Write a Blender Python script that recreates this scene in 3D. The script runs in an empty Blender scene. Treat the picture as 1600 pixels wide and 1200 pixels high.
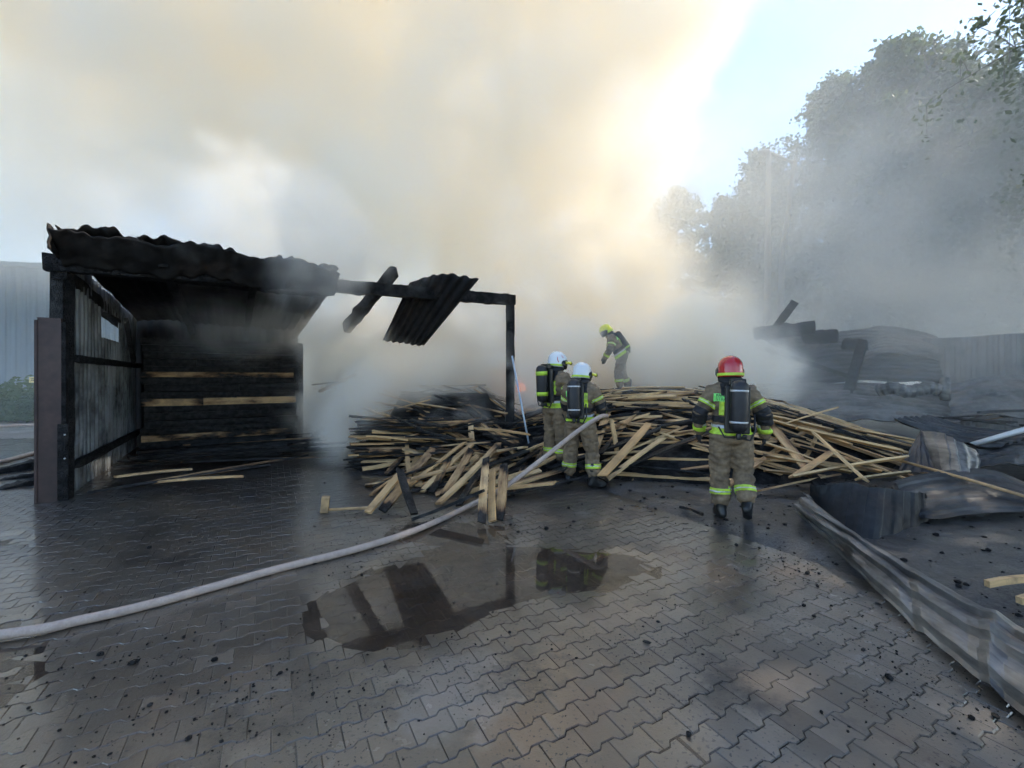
import bpy, bmesh, math, random
import numpy as np
from mathutils import Vector, Matrix, noise as mnoise
from mathutils.bvhtree import BVHTree
R = math.radians
random.seed(7)
rng = np.random.default_rng(11)
sc = bpy.context.scene
C = sc.collection

# ------------------------------------------------------------------ camera, sky, sun, exposure
FPX, HOR, CH = 690.0, 588.0, 1.62          # focal length and horizon in pixels of the 1600-wide photograph, camera height
cam = bpy.data.cameras.new('camera'); cam_o = bpy.data.objects.new('camera', cam); C.objects.link(cam_o)
cam_o.location = (0, 0, CH); cam_o.rotation_euler = (R(90), 0, 0)
cam.sensor_width = 36; cam.lens = FPX / 1600 * 36; cam.shift_y = -12 / 1600; cam.clip_end = 3000; cam.clip_start = .05
sc.camera = cam_o
SUN_EL, SUN_AZ = R(39), R(74)
w = bpy.data.worlds.new('World'); sc.world = w; w.use_nodes = True
_nt = w.node_tree
_sky = _nt.nodes.new('ShaderNodeTexSky'); _sky.sky_type = 'NISHITA'; _sky.sun_disc = False
_sky.sun_elevation = SUN_EL; _sky.sun_rotation = SUN_AZ; _sky.dust_density = 0.25; _sky.air_density = 1.0; _sky.ozone_density = 1.5
_bg = _nt.nodes['Background']; _bg.inputs[1].default_value = .13
_nt.links.new(_sky.outputs[0], _bg.inputs[0])
sun = bpy.data.lights.new('sun', 'SUN'); sun.energy = 3.2; sun.angle = R(.6); sun.color = (1, .89, .74)
sun_o = bpy.data.objects.new('sun', sun); C.objects.link(sun_o)
SUN_D = Vector((math.sin(SUN_AZ) * math.cos(SUN_EL), math.cos(SUN_AZ) * math.cos(SUN_EL), math.sin(SUN_EL)))
sun_o.rotation_euler = SUN_D.to_track_quat('Z', 'Y').to_euler()
sc.view_settings.view_transform = 'Standard'; sc.view_settings.look = 'None'; sc.view_settings.gamma = 1
sc.view_settings.use_curve_mapping = False
sc.view_settings.exposure = 1.66
cy = sc.cycles
cy.use_denoising = True; cy.use_adaptive_sampling = True; cy.adaptive_threshold = .1; cy.adaptive_min_samples = 24
cy.max_bounces = 16; cy.diffuse_bounces = 3; cy.glossy_bounces = 3; cy.transmission_bounces = 4
cy.volume_bounces = 16; cy.transparent_max_bounces = 8; cy.volume_step_rate = 3.0; cy.volume_max_steps = 256
cy.caustics_reflective = False; cy.caustics_refractive = False

# ------------------------------------------------------------------ helpers
def G(px, py, z=0.0):                         # pixel on a level z -> world point
    d = (CH - z) * FPX / (py - HOR)
    return Vector(((px - 800) / FPX * d, d, z))
def P(px, py, d):                             # pixel at a depth -> world point
    return Vector(((px - 800) / FPX * d, d, CH - (py - HOR) / FPX * d))
def V(*a): return Vector(a)
def nz(x, y, z=0.0): return mnoise.noise(Vector((x, y, z)))
def fbm(x, y, z=0.0, o=4):
    s, a, f = 0, .5, 1
    for _ in range(o): s += a * nz(x * f, y * f, z * f + 7.3 * _); a *= .5; f *= 2.1
    return s
def link(o, parent=None):
    C.objects.link(o)
    if parent is not None: o.parent = parent
    return o
def tag(o, label=None, cat=None, group=None, kind=None):
    if label: o['label'] = label
    if cat: o['category'] = cat
    if group: o['group'] = group
    if kind: o['kind'] = kind
    return o
def empty(name, loc=(0, 0, 0), rz=0, label=None, cat=None, group=None):
    o = bpy.data.objects.new(name, None); o.empty_display_size = .1
    o.location = loc; o.rotation_euler = (0, 0, rz); C.objects.link(o)
    return tag(o, label, cat, group)
class MB:
    def __init__(s): s.v, s.f, s.m = [], [], []
    def add(s, vs, fs, mi=0):
        b = len(s.v); s.v += [tuple(p) for p in vs]; s.f += [tuple(i + b for i in f) for f in fs]; s.m += [mi] * len(fs)
    def box(s, lo, hi, mi=0, M=None):
        vs = [Vector((x, y, z)) for z in (lo[2], hi[2]) for y in (lo[1], hi[1]) for x in (lo[0], hi[0])]
        if M is not None: vs = [M @ p for p in vs]
        s.add(vs, [(0, 2, 3, 1), (4, 5, 7, 6), (0, 1, 5, 4), (2, 6, 7, 3), (0, 4, 6, 2), (1, 3, 7, 5)], mi)
    def tube(s, pts, rad, n=8, mi=0, cap=True, jit=0):
        pts = [Vector(p) for p in pts]; k = len(pts)
        rs = rad if isinstance(rad, (list, tuple)) else [rad] * k
        up = Vector((0, 0, 1)); vs = []; side = None
        for i, p in enumerate(pts):
            t = (pts[min(i + 1, k - 1)] - pts[max(i - 1, 0)]).normalized()
            if side is None:
                side = t.cross(up)
                if side.length < .05: side = t.cross(Vector((1, 0, 0)))
            side = (side - t * side.dot(t)).normalized(); b = t.cross(side)
            for j in range(n):
                a = 2 * math.pi * j / n
                vs.append(p + (side * math.cos(a) + b * math.sin(a)) * rs[i] * (1 + random.uniform(-jit, jit)))
        fs = [(i * n + j, i * n + (j + 1) % n, (i + 1) * n + (j + 1) % n, (i + 1) * n + j) for i in range(k - 1) for j in range(n)]
        if cap: fs += [tuple(range(n - 1, -1, -1)), tuple((k - 1) * n + j for j in range(n))]
        s.add(vs, fs, mi)
    def lathe(s, prof, M=None, n=20, mi=0):   # prof: (radius, z)
        vs = []
        for r, z in prof:
            for j in range(n):
                a = 2 * math.pi * j / n; vs.append(Vector((r * math.cos(a), r * math.sin(a), z)))
        if M is not None: vs = [M @ p for p in vs]
        fs = [(i * n + j, i * n + (j + 1) % n, (i + 1) * n + (j + 1) % n, (i + 1) * n + j) for i in range(len(prof) - 1) for j in range(n)]
        fs += [tuple(range(n - 1, -1, -1)), tuple((len(prof) - 1) * n + j for j in range(n))]
        s.add(vs, fs, mi)
    def mesh(s, name, mats, smooth=False):
        me = bpy.data.meshes.new(name); me.from_pydata(s.v, [], s.f)
        for m in (mats if isinstance(mats, (list, tuple)) else [mats]): me.materials.append(m)
        if any(s.m): me.polygons.foreach_set('material_index', s.m)
        if smooth: me.polygons.foreach_set('use_smooth', [True] * len(me.polygons))
        me.update(); return me
    def build(s, name, mats, parent=None, smooth=False):
        return link(bpy.data.objects.new(name, s.mesh(name, mats, smooth)), parent)
def axis_matrix(a, b, roll=0.0):              # local x from a to b, origin at a
    a, b = Vector(a), Vector(b); x = (b - a).normalized()
    z = Vector((0, 0, 1)) if abs(x.z) < .95 else Vector((0, 1, 0))
    y = z.cross(x).normalized(); z = x.cross(y)
    if roll: y, z = y * math.cos(roll) + z * math.sin(roll), z * math.cos(roll) - y * math.sin(roll)
    return Matrix(((x.x, y.x, z.x, a.x), (x.y, y.y, z.y, a.y), (x.z, y.z, z.z, a.z), (0, 0, 0, 1)))

# ------------------------------------------------------------------ materials
class NT:
    def __init__(s, name):
        s.mat = bpy.data.materials.new(name); s.mat.use_nodes = True; s.t = s.mat.node_tree
        s.p = s.t.nodes['Principled BSDF']; s.out = s.t.nodes['Material Output']
    def n(s, t, **k):
        x = s.t.nodes.new(t)
        for a, b in k.items(): setattr(x, a, b)
        return x
    def put(s, v, sock):
        if isinstance(v, bpy.types.NodeSocket): s.t.links.new(v, sock)
        elif isinstance(v, (tuple, list)) and sock.type == 'RGBA': sock.default_value = (*v[:3], 1)
        else: sock.default_value = v
    def co(s, kind='Object'):
        if kind == 'World': return s.n('ShaderNodeNewGeometry').outputs['Position']
        return s.n('ShaderNodeTexCoord').outputs[kind]
    def mapping(s, v, scale=(1, 1, 1), rot=(0, 0, 0), loc=(0, 0, 0)):
        x = s.n('ShaderNodeMapping'); s.put(v, x.inputs[0]); x.inputs['Scale'].default_value = scale
        x.inputs['Rotation'].default_value = rot; x.inputs['Location'].default_value = loc; return x.outputs[0]
    def noise(s, v, scale, detail=4, rough=.55, dist=0, col=False):
        x = s.n('ShaderNodeTexNoise'); s.put(v, x.inputs['Vector']); x.inputs['Scale'].default_value = scale
        x.inputs['Detail'].default_value = detail; x.inputs['Roughness'].default_value = rough; x.inputs['Distortion'].default_value = dist
        return x.outputs['Color' if col else 'Fac']
    def vor(s, v, scale, out='Distance', feature='F1'):
        x = s.n('ShaderNodeTexVoronoi', feature=feature); s.put(v, x.inputs['Vector']); x.inputs['Scale'].default_value = scale; return x.outputs[out]
    def m(s, op, *a, clamp=False):
        x = s.n('ShaderNodeMath', operation=op, use_clamp=clamp)
        for i, v in enumerate(a): s.put(v, x.inputs[i])
        return x.outputs[0]
    def rng(s, v, a, b, c=0.0, d=1.0):
        x = s.n('ShaderNodeMapRange'); s.put(v, x.inputs[0])
        for i, k in enumerate((a, b, c, d)): s.put(k, x.inputs[i + 1])
        return x.outputs[0]
    def mix(s, f, a, b, mode='MIX'):
        x = s.n('ShaderNodeMix', data_type='RGBA', blend_type=mode); s.put(f, x.inputs[0]); s.put(a, x.inputs[6]); s.put(b, x.inputs[7]); return x.outputs[2]
    def bump(s, h, strength=.5, dist=.01, nrm=None):
        x = s.n('ShaderNodeBump'); s.put(h, x.inputs['Height']); x.inputs['Strength'].default_value = strength; x.inputs['Distance'].default_value = dist
        if nrm is not None: s.put(nrm, x.inputs['Normal'])
        return x.outputs[0]
    def set(s, **k):
        names = dict(col='Base Color', rough='Roughness', metal='Metallic', nrm='Normal', coat='Coat Weight', coatr='Coat Roughness', coatn='Coat Normal',
                     ior='IOR', spec='Specular IOR Level', alpha='Alpha', emit='Emission Color', estr='Emission Strength', trans='Transmission Weight', sheen='Sheen Weight')
        for a, v in k.items(): s.put(v, s.p.inputs[names[a]])
        return s.mat
def ramp_nodes(T, v, pts):                     # colour ramp
    x = T.n('ShaderNodeValToRGB'); T.put(v, x.inputs[0]); e = x.color_ramp.elements
    while len(e) < len(pts): e.new(.5)
    for k, (p, c) in zip(e, pts): k.position = p; k.color = (*c, 1)
    return x.outputs[0]
def plain(name, col, rough=.6, metal=0, var=.25, scale=14, bump=.15, dirt=None, coat=0):
    T = NT(name); c = T.co(); n = T.noise(c, scale, 5); n2 = T.noise(c, scale * .22, 3)
    base = T.mix(T.rng(n, .3, .7), tuple(k * (1 - var) for k in col), tuple(min(1, k * (1 + var)) for k in col))
    if dirt: base = T.mix(T.m('MULTIPLY', T.rng(n2, .45, .7), .75), base, dirt)
    return T.set(col=base, rough=T.rng(n2, .3, .7, rough * .8, min(1, rough * 1.2)), metal=metal, nrm=T.bump(n, bump, .004), coat=coat)

PU = Vector((math.cos(R(28.6)), math.sin(R(28.6)), 0)); PV = Vector((-PU.y, PU.x, 0))   # the paving's two directions
S_EDGE = 4.13                                                                            # the paving ends here along PU

def m_paving(name, silt=False):
    T = NT(name); c = T.co('World'); c0 = T.co('Object')
    big = T.noise(c, .7, 4, .6, .4); med = T.noise(c, 3.2, 5, .6); fine = T.noise(c, 60, 4, .65); grit = T.noise(c, 260, 2)
    sx = T.n('ShaderNodeSeparateXYZ'); T.put(c, sx.inputs[0]); x, y = sx.outputs[0], sx.outputs[1]
    if silt: base = T.mix(med, (.065, .054, .042), (.125, .104, .08))
    else:
        rnd = T.n('ShaderNodeObjectInfo').outputs['Random']
        base = T.mix(rnd, (.085, .067, .049), (.19, .153, .117))
        base = T.mix(T.rng(med, .35, .7), base, (.11, .09, .068))
    # pale dried patches, ochre silt and soot, each with its own outline
    warm = T.rng(T.noise(T.mapping(c, loc=(3, 1, 0)), 1.1, 5, .65), .52, .66)
    base = T.mix(T.m('MULTIPLY', warm, .55), base, (.14, .095, .06))
    pale = T.rng(T.noise(T.mapping(c, loc=(9, 4, 0)), 1.9, 6, .6, .6), .62, .7)
    base = T.mix(T.m('MULTIPLY', pale, .5), base, (.22, .21, .205))
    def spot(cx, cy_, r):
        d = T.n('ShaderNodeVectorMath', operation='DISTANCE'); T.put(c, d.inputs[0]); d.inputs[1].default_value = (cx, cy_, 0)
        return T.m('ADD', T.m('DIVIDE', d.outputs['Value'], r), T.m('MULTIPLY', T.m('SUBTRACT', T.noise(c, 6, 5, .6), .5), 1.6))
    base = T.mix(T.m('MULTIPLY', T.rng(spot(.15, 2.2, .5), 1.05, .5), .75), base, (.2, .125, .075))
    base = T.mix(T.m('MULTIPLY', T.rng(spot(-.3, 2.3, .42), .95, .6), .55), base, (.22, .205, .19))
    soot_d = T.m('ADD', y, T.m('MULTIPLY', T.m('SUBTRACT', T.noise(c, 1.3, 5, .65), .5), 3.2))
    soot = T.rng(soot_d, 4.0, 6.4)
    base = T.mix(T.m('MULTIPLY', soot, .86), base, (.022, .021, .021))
    blot = T.rng(T.noise(T.mapping(c, loc=(1, 7, 2)), 1.6, 6, .7), .54, .66)
    base = T.mix(T.m('MULTIPLY', blot, .8), base, (.025, .022, .02))
    speck = T.rng(T.noise(c, 52, 2, .5), .62, .66)
    speck = T.m('MULTIPLY', speck, T.rng(T.noise(c, 1.6, 4), .4, .55))
    base = T.mix(speck, base, (.012, .011, .011))
    base = T.mix(T.m('MULTIPLY', T.rng(grit, .45, .75), .3), base, (.07, .065, .06))
    near = T.rng(sx.outputs[2], .0005, -.0065); wet = T.m('MAXIMUM', T.rng(T.m('ADD', big, T.rng(x, .4, -2.2, 0, .3)), .36, .6), near)
    base = T.mix(T.m('MULTIPLY', near, .55), base, (.035, .026, .019))
    rough = T.rng(wet, 0, 1, .62, .3)
    h = T.m('ADD', T.m('MULTIPLY', fine, .6), T.m('MULTIPLY', grit, .25)); h = T.m('ADD', h, T.m('MULTIPLY', med, .8))
    nrm = T.bump(h, .7 if silt else .5, .006)
    cn = T.bump(T.m('ADD', med, T.m('MULTIPLY', fine, .25)), .35, .004)
    return T.set(col=base, rough=rough, nrm=nrm, coat=T.m('MAXIMUM', T.m('MULTIPLY', wet, .8), near), coatr=T.m('MULTIPLY', T.rng(T.noise(c, 9, 3), .35, .7, .1, .3), T.rng(near, 0, .9, 1, .3)), coatn=cn)
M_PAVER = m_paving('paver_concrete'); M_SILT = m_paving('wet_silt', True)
def m_water():
    # shallow muddy water: Fresnel reflection over a silty film through which the stones still show
    T = NT('muddy_water'); c = T.co('World'); n = T.noise(c, 2.2, 4); T.t.nodes.remove(T.p)
    rip = T.bump(T.noise(c, 14, 2, .4), .03, .004)
    df = T.n('ShaderNodeBsdfDiffuse'); T.put(T.mix(n, (.06, .043, .031), (.1, .075, .056)), df.inputs[0])
    tr = T.n('ShaderNodeBsdfTransparent'); tr.inputs[0].default_value = (.8, .72, .64, 1)
    gl = T.n('ShaderNodeBsdfGlossy'); gl.inputs['Roughness'].default_value = .03; gl.inputs['Color'].default_value = (1, 1, 1, 1); T.put(rip, gl.inputs['Normal'])
    m1 = T.n('ShaderNodeMixShader'); T.put(T.rng(n, .35, .65, .35, .75), m1.inputs[0]); T.t.links.new(tr.outputs[0], m1.inputs[1]); T.t.links.new(df.outputs[0], m1.inputs[2])
    fr = T.n('ShaderNodeFresnel'); fr.inputs[0].default_value = 1.36; T.put(rip, fr.inputs['Normal'])
    m2 = T.n('ShaderNodeMixShader'); T.t.links.new(fr.outputs[0], m2.inputs[0]); T.t.links.new(m1.outputs[0], m2.inputs[1]); T.t.links.new(gl.outputs[0], m2.inputs[2]); T.t.links.new(m2.outputs[0], T.out.inputs[0])
    return T.mat
M_WATER = m_water()
def m_ash():
    T = NT('wet_ash'); c = T.co('World'); n = T.noise(c, 2.0, 6, .65); f = T.noise(c, 38, 5, .7); g = T.noise(c, 9, 4)
    base = ramp_nodes(T, T.m('ADD', T.m('MULTIPLY', n, .6), T.m('MULTIPLY', f, .4)), [(.36, (.012, .012, .012)), (.5, (.04, .038, .037)), (.62, (.1, .095, .09)), (.72, (.2, .19, .18))])
    return T.set(col=base, rough=T.rng(n, .35, .65, .35, .8), nrm=T.bump(T.m('ADD', f, g), .9, .02), coat=T.rng(n, .45, .6, .5, 0), coatr=.18)
M_ASH = m_ash()
def m_ground():
    T = NT('yard_ground'); c = T.co('World'); n = T.noise(c, .5, 6, .6); f = T.noise(c, 22, 4)
    return T.set(col=T.mix(n, (.1, .097, .092), (.2, .195, .185)), rough=T.rng(n, .4, .6, .35, .7), nrm=T.bump(f, .4, .01))
M_GROUND = m_ground()
def m_board():
    # char level comes from the object's own colour (red); the grain runs along local x
    T = NT('pine_board'); oi = T.n('ShaderNodeObjectInfo'); c = T.co('Object'); rnd = oi.outputs['Random']
    off = T.n('ShaderNodeVectorMath', operation='ADD'); T.put(c, off.inputs[0])
    cx = T.n('ShaderNodeCombineXYZ')
    for i, k in enumerate((53.0, 91.0, 17.0)): T.put(T.m('MULTIPLY', rnd, k), cx.inputs[i])
    T.put(cx.outputs[0], off.inputs[1]); c = off.outputs[0]
    grain = T.noise(T.mapping(c, (1.2, 34, 34)), 1.6, 5, .6, .5); knot = T.vor(T.mapping(c, (1.6, 6, 6)), 1.2)
    fresh = T.mix(rnd, (.62, .39, .175), (.8, .56, .29))
    fresh = T.mix(T.rng(grain, .3, .75), T.mix(.45, fresh, (.26, .15, .07)), fresh)
    fresh = T.mix(T.rng(knot, .1, .02), fresh, (.1, .04, .015))
    grime = T.noise(c, 3.5, 6, .7)
    fresh = T.mix(T.m('MULTIPLY', T.rng(grime, .48, .72), .7), fresh, (.11, .075, .05))
    sx = T.n('ShaderNodeSeparateColor'); T.put(oi.outputs['Color'], sx.inputs[0]); char = sx.outputs[0]
    burn = T.m('ADD', T.noise(T.mapping(c, (.55, 2.2, 2.2)), 1.7, 6, .68), T.m('MULTIPLY', T.m('SUBTRACT', char, .5), 1.25))
    px_ = T.n('ShaderNodeSeparateXYZ'); T.put(T.co('Object'), px_.inputs[0]); tip = T.m('MAXIMUM', T.rng(px_.outputs[0], .32, 0), T.m('MULTIPLY', T.rng(px_.outputs[0], .75, 1), .8))
    burn = T.m('ADD', burn, T.m('MULTIPLY', tip, T.rng(T.m('FRACT', T.m('MULTIPLY', rnd, 7.31)), .35, 1, 0, .4)))
    k = T.rng(burn, .5, .58); scorch = T.rng(burn, .36, .52)
    col = T.mix(T.m('MULTIPLY', scorch, .8), fresh, (.13, .055, .02))
    crack = T.vor(T.mapping(c, (9, 26, 26)), 1.5, feature='DISTANCE_TO_EDGE')
    chc = T.mix(T.rng(T.noise(c, 11, 4), .4, .7), (.008, .008, .0085), (.04, .039, .038))
    col = T.mix(k, col, chc)
    hh = T.m('ADD', T.m('MULTIPLY', grain, .35), T.m('MULTIPLY', T.m('MULTIPLY', T.rng(crack, 0, .12), k), .9))
    return T.set(col=col, rough=T.rng(k, 0, 1, .62, .5), nrm=T.bump(hh, .6, .006), spec=T.rng(k, 0, 1, .4, .15))
M_BOARD = m_board()
def m_char():
    T = NT('charred_timber'); c = T.co('Object'); cr = T.vor(T.mapping(c, (15, 30, 30)), 1.3, feature='DISTANCE_TO_EDGE'); n = T.noise(c, 7, 6, .65)
    col = T.mix(T.rng(n, .4, .68), (.007, .007, .0075), (.038, .037, .037)); col = T.mix(T.rng(T.noise(c, 2.2, 4), .64, .76), col, (.06, .058, .056))
    return T.set(col=col, spec=.18, rough=.75, nrm=T.bump(T.m('ADD', T.rng(cr, 0, .16), T.m('MULTIPLY', n, 1.2)), .9, .022))
M_CHAR = m_char()
def m_sheet(name, lo, hi, soot=.5, rust=.3, metal=.6, rough=.5, streak=(8, 8, .7), sheen=0):
    T = NT(name); c = T.co('Object')
    st = T.noise(T.mapping(c, streak), 1.0, 6, .65); big = T.noise(c, 1.2, 5, .65); f = T.noise(c, 30, 4)
    col = T.mix(T.rng(st, .3, .7), lo, hi)
    col = T.mix(T.m('MULTIPLY', T.rng(T.noise(T.mapping(c, loc=(4, 2, 1)), 1.7, 6, .7), .5, .66), rust), col, (.13, .07, .042))
    col = T.mix(T.m('MULTIPLY', T.rng(big, .62 - soot * .35, .78 - soot * .25), .93), col, (.013, .013, .014))
    return T.set(col=col, rough=T.rng(st, .3, .7, rough * .8, min(1, rough * 1.35)), metal=T.m('MULTIPLY', T.rng(big, .7, .45), metal), nrm=T.bump(f, .25, .003), spec=.15 if metal == 0 else .4)
M_WALLSHEET = m_sheet('sooty_wall_sheet', (.15, .165, .175), (.3, .32, .335), soot=.55, rust=.15, metal=.25, rough=.6)
M_ROOFSHEET = m_sheet('burnt_roof_sheet', (.01, .01, .011), (.036, .035, .034), soot=.5, rust=.12, metal=0, rough=.8, streak=(3, 9, 3))
M_STEELSHEET = m_sheet('burnt_steel_sheet', (.085, .082, .078), (.31, .3, .28), soot=.5, rust=.3, metal=.55, rough=.42, streak=(9, .8, 9))
M_DARKSHEET = m_sheet('blackened_sheet', (.025, .026, .028), (.085, .087, .09), soot=.62, rust=.35, metal=.2, rough=.5)
M_HANGAR = m_sheet('hangar_cladding', (.1, .14, .18), (.14, .185, .23), soot=0, rust=.03, metal=.0, rough=.6, streak=(.4, .4, .1))
M_BROWNPOST = plain('brown_painted_steel', (.042, .021, .019), .55, 0, .3, 9, .25, dirt=(.02, .017, .016))
M_HOSE = plain('canvas_hose', (.42, .33, .28), .75, 0, .12, 90, .3, dirt=(.34, .265, .225))
M_SUIT = plain('tan_turnout_cloth', (.2, .145, .09), .9, 0, .28, 22, .6, dirt=(.06, .045, .033))
M_BLACKCLOTH = plain('black_cloth', (.012, .012, .014), .75, 0, .3, 30, .4)
M_RUBBER = plain('black_rubber', (.012, .012, .012), .42, 0, .3, 20, .2)
M_LIME = plain('lime_reflective_tape', (.5, .74, .05), .5, 0, .12, 40, .3, dirt=(.22, .28, .06))
M_SILVER = plain('silver_reflective_tape', (.55, .56, .57), .35, .3, .1, 60, .2)
M_GREEN = plain('green_label', (.22, .8, .18), .55, 0, .06, 60, .1)
M_RED = plain('red_helmet_shell', (.5, .012, .02), .22, 0, .1, 5, .04, coat=.6, dirt=(.22, .01, .012))
M_WHITE = plain('white_helmet_shell', (.72, .75, .78), .24, 0, .05, 5, .04, coat=.5, dirt=(.45, .44, .42))
M_YELLOW = plain('yellow_helmet_shell', (.72, .7, .06), .26, 0, .08, 5, .04, coat=.5)
M_TANK = plain('black_cylinder_cover', (.014, .014, .017), .5, 0, .3, 12, .25)
M_VISOR = plain('dark_visor', (.02, .02, .024), .12, 0, .2, 3, .02)
M_SKIN = plain('skin', (.42, .26, .19), .55, 0, .1, 18, .1)
M_REDMARK = plain('red_mark', (.5, .03, .02), .4, 0, .1, 9, .05)
M_ALU = plain('pale_blue_pole', (.42, .52, .62), .35, .2, .1, 20, .05)
M_CONCRETE = plain('pole_concrete', (.2, .2, .19), .8, 0, .12, 6, .3)
M_BARK = plain('tree_bark', (.085, .075, .062), .85, 0, .35, 7, .6)
M_PALEWOOD = plain('worn_mallet_wood', (.42, .27, .13), .6, 0, .25, 16, .3, dirt=(.12, .08, .05))
def m_leaf(name, a, b):
    T = NT(name); rnd = T.noise(T.co('Object'), 1.1, 3)
    col = T.mix(T.rng(rnd, .3, .7), a, b); T.set(col=col, rough=.55, spec=.25)
    tr = T.n('ShaderNodeBsdfTranslucent'); T.put(T.mix(.5, col, (.16, .2, .04)), tr.inputs[0])
    mx = T.n('ShaderNodeMixShader'); mx.inputs[0].default_value = .35
    T.t.links.new(T.p.outputs[0], mx.inputs[1]); T.t.links.new(tr.outputs[0], mx.inputs[2]); T.t.links.new(mx.outputs[0], T.out.inputs[0])
    return T.mat
M_LEAF = m_leaf('birch_leaves', (.04, .07, .022), (.075, .11, .035)); M_LEAF2 = m_leaf('weed_leaves', (.06, .1, .03), (.11, .15, .05))
M_PLATE = plain('yellow_sign_plate', (.7, .56, .22), .5, 0, .05, 20, .05)
M_INK = plain('dark_lettering', (.02, .02, .02), .6, 0, .1, 20, .02)

# ------------------------------------------------------------------ ground, paving, water
def dips(x, y):                                # how deep the paving has sunk (m), positive down
    s = 0
    for cx, cy_, rx, ry, a in ((-.82, 3.1, .62, .5, 1.1), (-.25, 3.72, .72, .55, 1.1), (.62, 3.78, .68, .42, 1.0), (-.7, 4.65, .75, .42, .9), (.9, 4.85, .3, .2, .5),
                               (-2.7, 2.0, .55, .7, .52), (-3.4, 2.6, .8, .5, .42), (.72, 1.93, .3, .22, .42), (-4.9, 4.3, .9, .5, .4)):
        s += a * math.exp(-((x - cx) / rx) ** 2 - ((y - cy_) / ry) ** 2)
    return .016 * min(1.15, s) + .0035 * nz(x * .8, y * .8, 3.1)
WATER_Z = -.0085
def mudmask(x, y):
    m = .5 + .9 * fbm(x * .9 + 5, y * .9, 1.7, 4)
    left = 1 / (1 + math.exp(2.2 * (x + .35 - .3 * (y - 3))))
    return max(0, min(1, m * .45 + left * .5 - .06))
g = MB(); g.add([(-900, -500, -.06), (900, -500, -.06), (900, 1500, -.06), (-900, 1500, -.06)], [(0, 1, 2, 3)])
tag(g.build('ground', M_GROUND), kind='structure')
# wet ash and mud beyond the edge of the paving, humped and littered
def grid_sheet(x0, x1, y0, y1, step, zf, keep=None):
    nx, ny = int((x1 - x0) / step) + 1, int((y1 - y0) / step) + 1
    vs = [(x0 + i * step, y0 + j * step, zf(x0 + i * step, y0 + j * step)) for j in range(ny) for i in range(nx)]
    fs = []
    for j in range(ny - 1):
        for i in range(nx - 1):
            if keep is None or keep(x0 + (i + .5) * step, y0 + (j + .5) * step): fs.append((j * nx + i, j * nx + i + 1, (j + 1) * nx + i + 1, (j + 1) * nx + i))
    used = sorted({k for f in fs for k in f}); mp = {k: q for q, k in enumerate(used)}
    m = MB(); m.add([vs[k] for k in used], [tuple(mp[k] for k in f) for f in fs]); return m
def pave_s(x, y): return x * PU.x + y * PU.y
def ash_z(x, y):
    e = pave_s(x, y) - S_EDGE
    return -.035 + .045 * min(1, max(0, (e + .05) / .5)) + .03 * fbm(x * 1.6, y * 1.6, 4, 4) + .012 * nz(x * 9, y * 9, 2)
m = grid_sheet(-.6, 14, 1.2, 16, .06, ash_z, lambda x, y: pave_s(x, y) > S_EDGE - .15 and x < y * 1.25 + 2)
tag(m.build('ash_ground', M_ASH, smooth=True), kind='structure')

pavement = empty('pavement'); tag(pavement, kind='structure')
a_, t_ = .0375, .025; wv = []
for s_, h_ in ((-.1, .0825), (-.1 + a_, .0825), (-.1 + a_ + t_, .0575), (.1 - a_ - t_, .0575), (.1 - a_, .0825), (.1, .0825)): wv.append((s_, h_))
outline = [(s, -h) for s, h in wv] + [(s, h) for s, h in reversed(wv)]
def paver_geom(inset_seed=0):
    o1 = [(s * .985 if abs(s) > .09 else s, h - math.copysign(.0022, h)) for s, h in outline]
    o2 = [(s * .955 if abs(s) > .09 else s, h - math.copysign(.0065, h)) for s, h in outline]
    n = len(outline)
    vs = [(s, h, -.03) for s, h in o1] + [(s, h, -.0045) for s, h in o1] + [(s, h, 0) for s, h in o2]
    fs = [(k * n + i, k * n + (i + 1) % n, (k + 1) * n + (i + 1) % n, (k + 1) * n + i) for k in range(2) for i in range(n)] + [tuple(2 * n + i for i in range(n))]
    return vs, fs
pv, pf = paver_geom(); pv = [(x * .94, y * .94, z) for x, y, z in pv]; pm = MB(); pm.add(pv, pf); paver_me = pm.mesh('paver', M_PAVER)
spots = []
for r in range(-10, 130):
    for k in range(-80, 44):
        s = k * .188 + (.094 if r % 2 else 0); t = r * .1316
        if s > S_EDGE - .1: continue
        p = PU * s + PV * t
        if p.y < 1.15 or p.y > 11.5 or abs(p.x) > p.y * 1.2 + 1.3: continue
        if (p - Vector((-5.95, 5.82, 0))).dot(Vector((-.8455, -.5337, 0))) > 3.5: continue
        spots.append((p.x, p.y))
def in_frame(x, y): return abs(x) < y * 1.13 and y > 1.86
order = sorted(spots, key=lambda q: (not in_frame(*q), q[1]))
near = set(order[:300]); field = MB(); pvv = [Vector(p) for p in pv]
for (x, y) in spots:
    z = -dips(x, y) + random.gauss(0, .0011)
    gx, gy = (dips(x + .05, y) - dips(x - .05, y)) / .1, (dips(x, y + .05) - dips(x, y - .05)) / .1
    M = Matrix.Translation((x, y, z)) @ V(0, 0, 1).rotation_difference(V(gx, gy, 1)).to_matrix().to_4x4() @ Matrix.Rotation(R(28.6) + random.gauss(0, .008), 4, 'Z') @ Matrix.Rotation(random.gauss(0, .007), 4, 'X') @ Matrix.Rotation(random.gauss(0, .007), 4, 'Y')
    if (x, y) in near:
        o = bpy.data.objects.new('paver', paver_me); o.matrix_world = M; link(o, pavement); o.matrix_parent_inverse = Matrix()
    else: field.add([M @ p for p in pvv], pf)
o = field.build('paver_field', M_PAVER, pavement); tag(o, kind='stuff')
def silt_z(x, y):
    m = mudmask(x, y)
    return -dips(x, y) - .010 + .0118 * m + .0022 * fbm(x * 7, y * 7, 2.0, 3) + .0012 * nz(x * 31, y * 31, 5)
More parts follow.
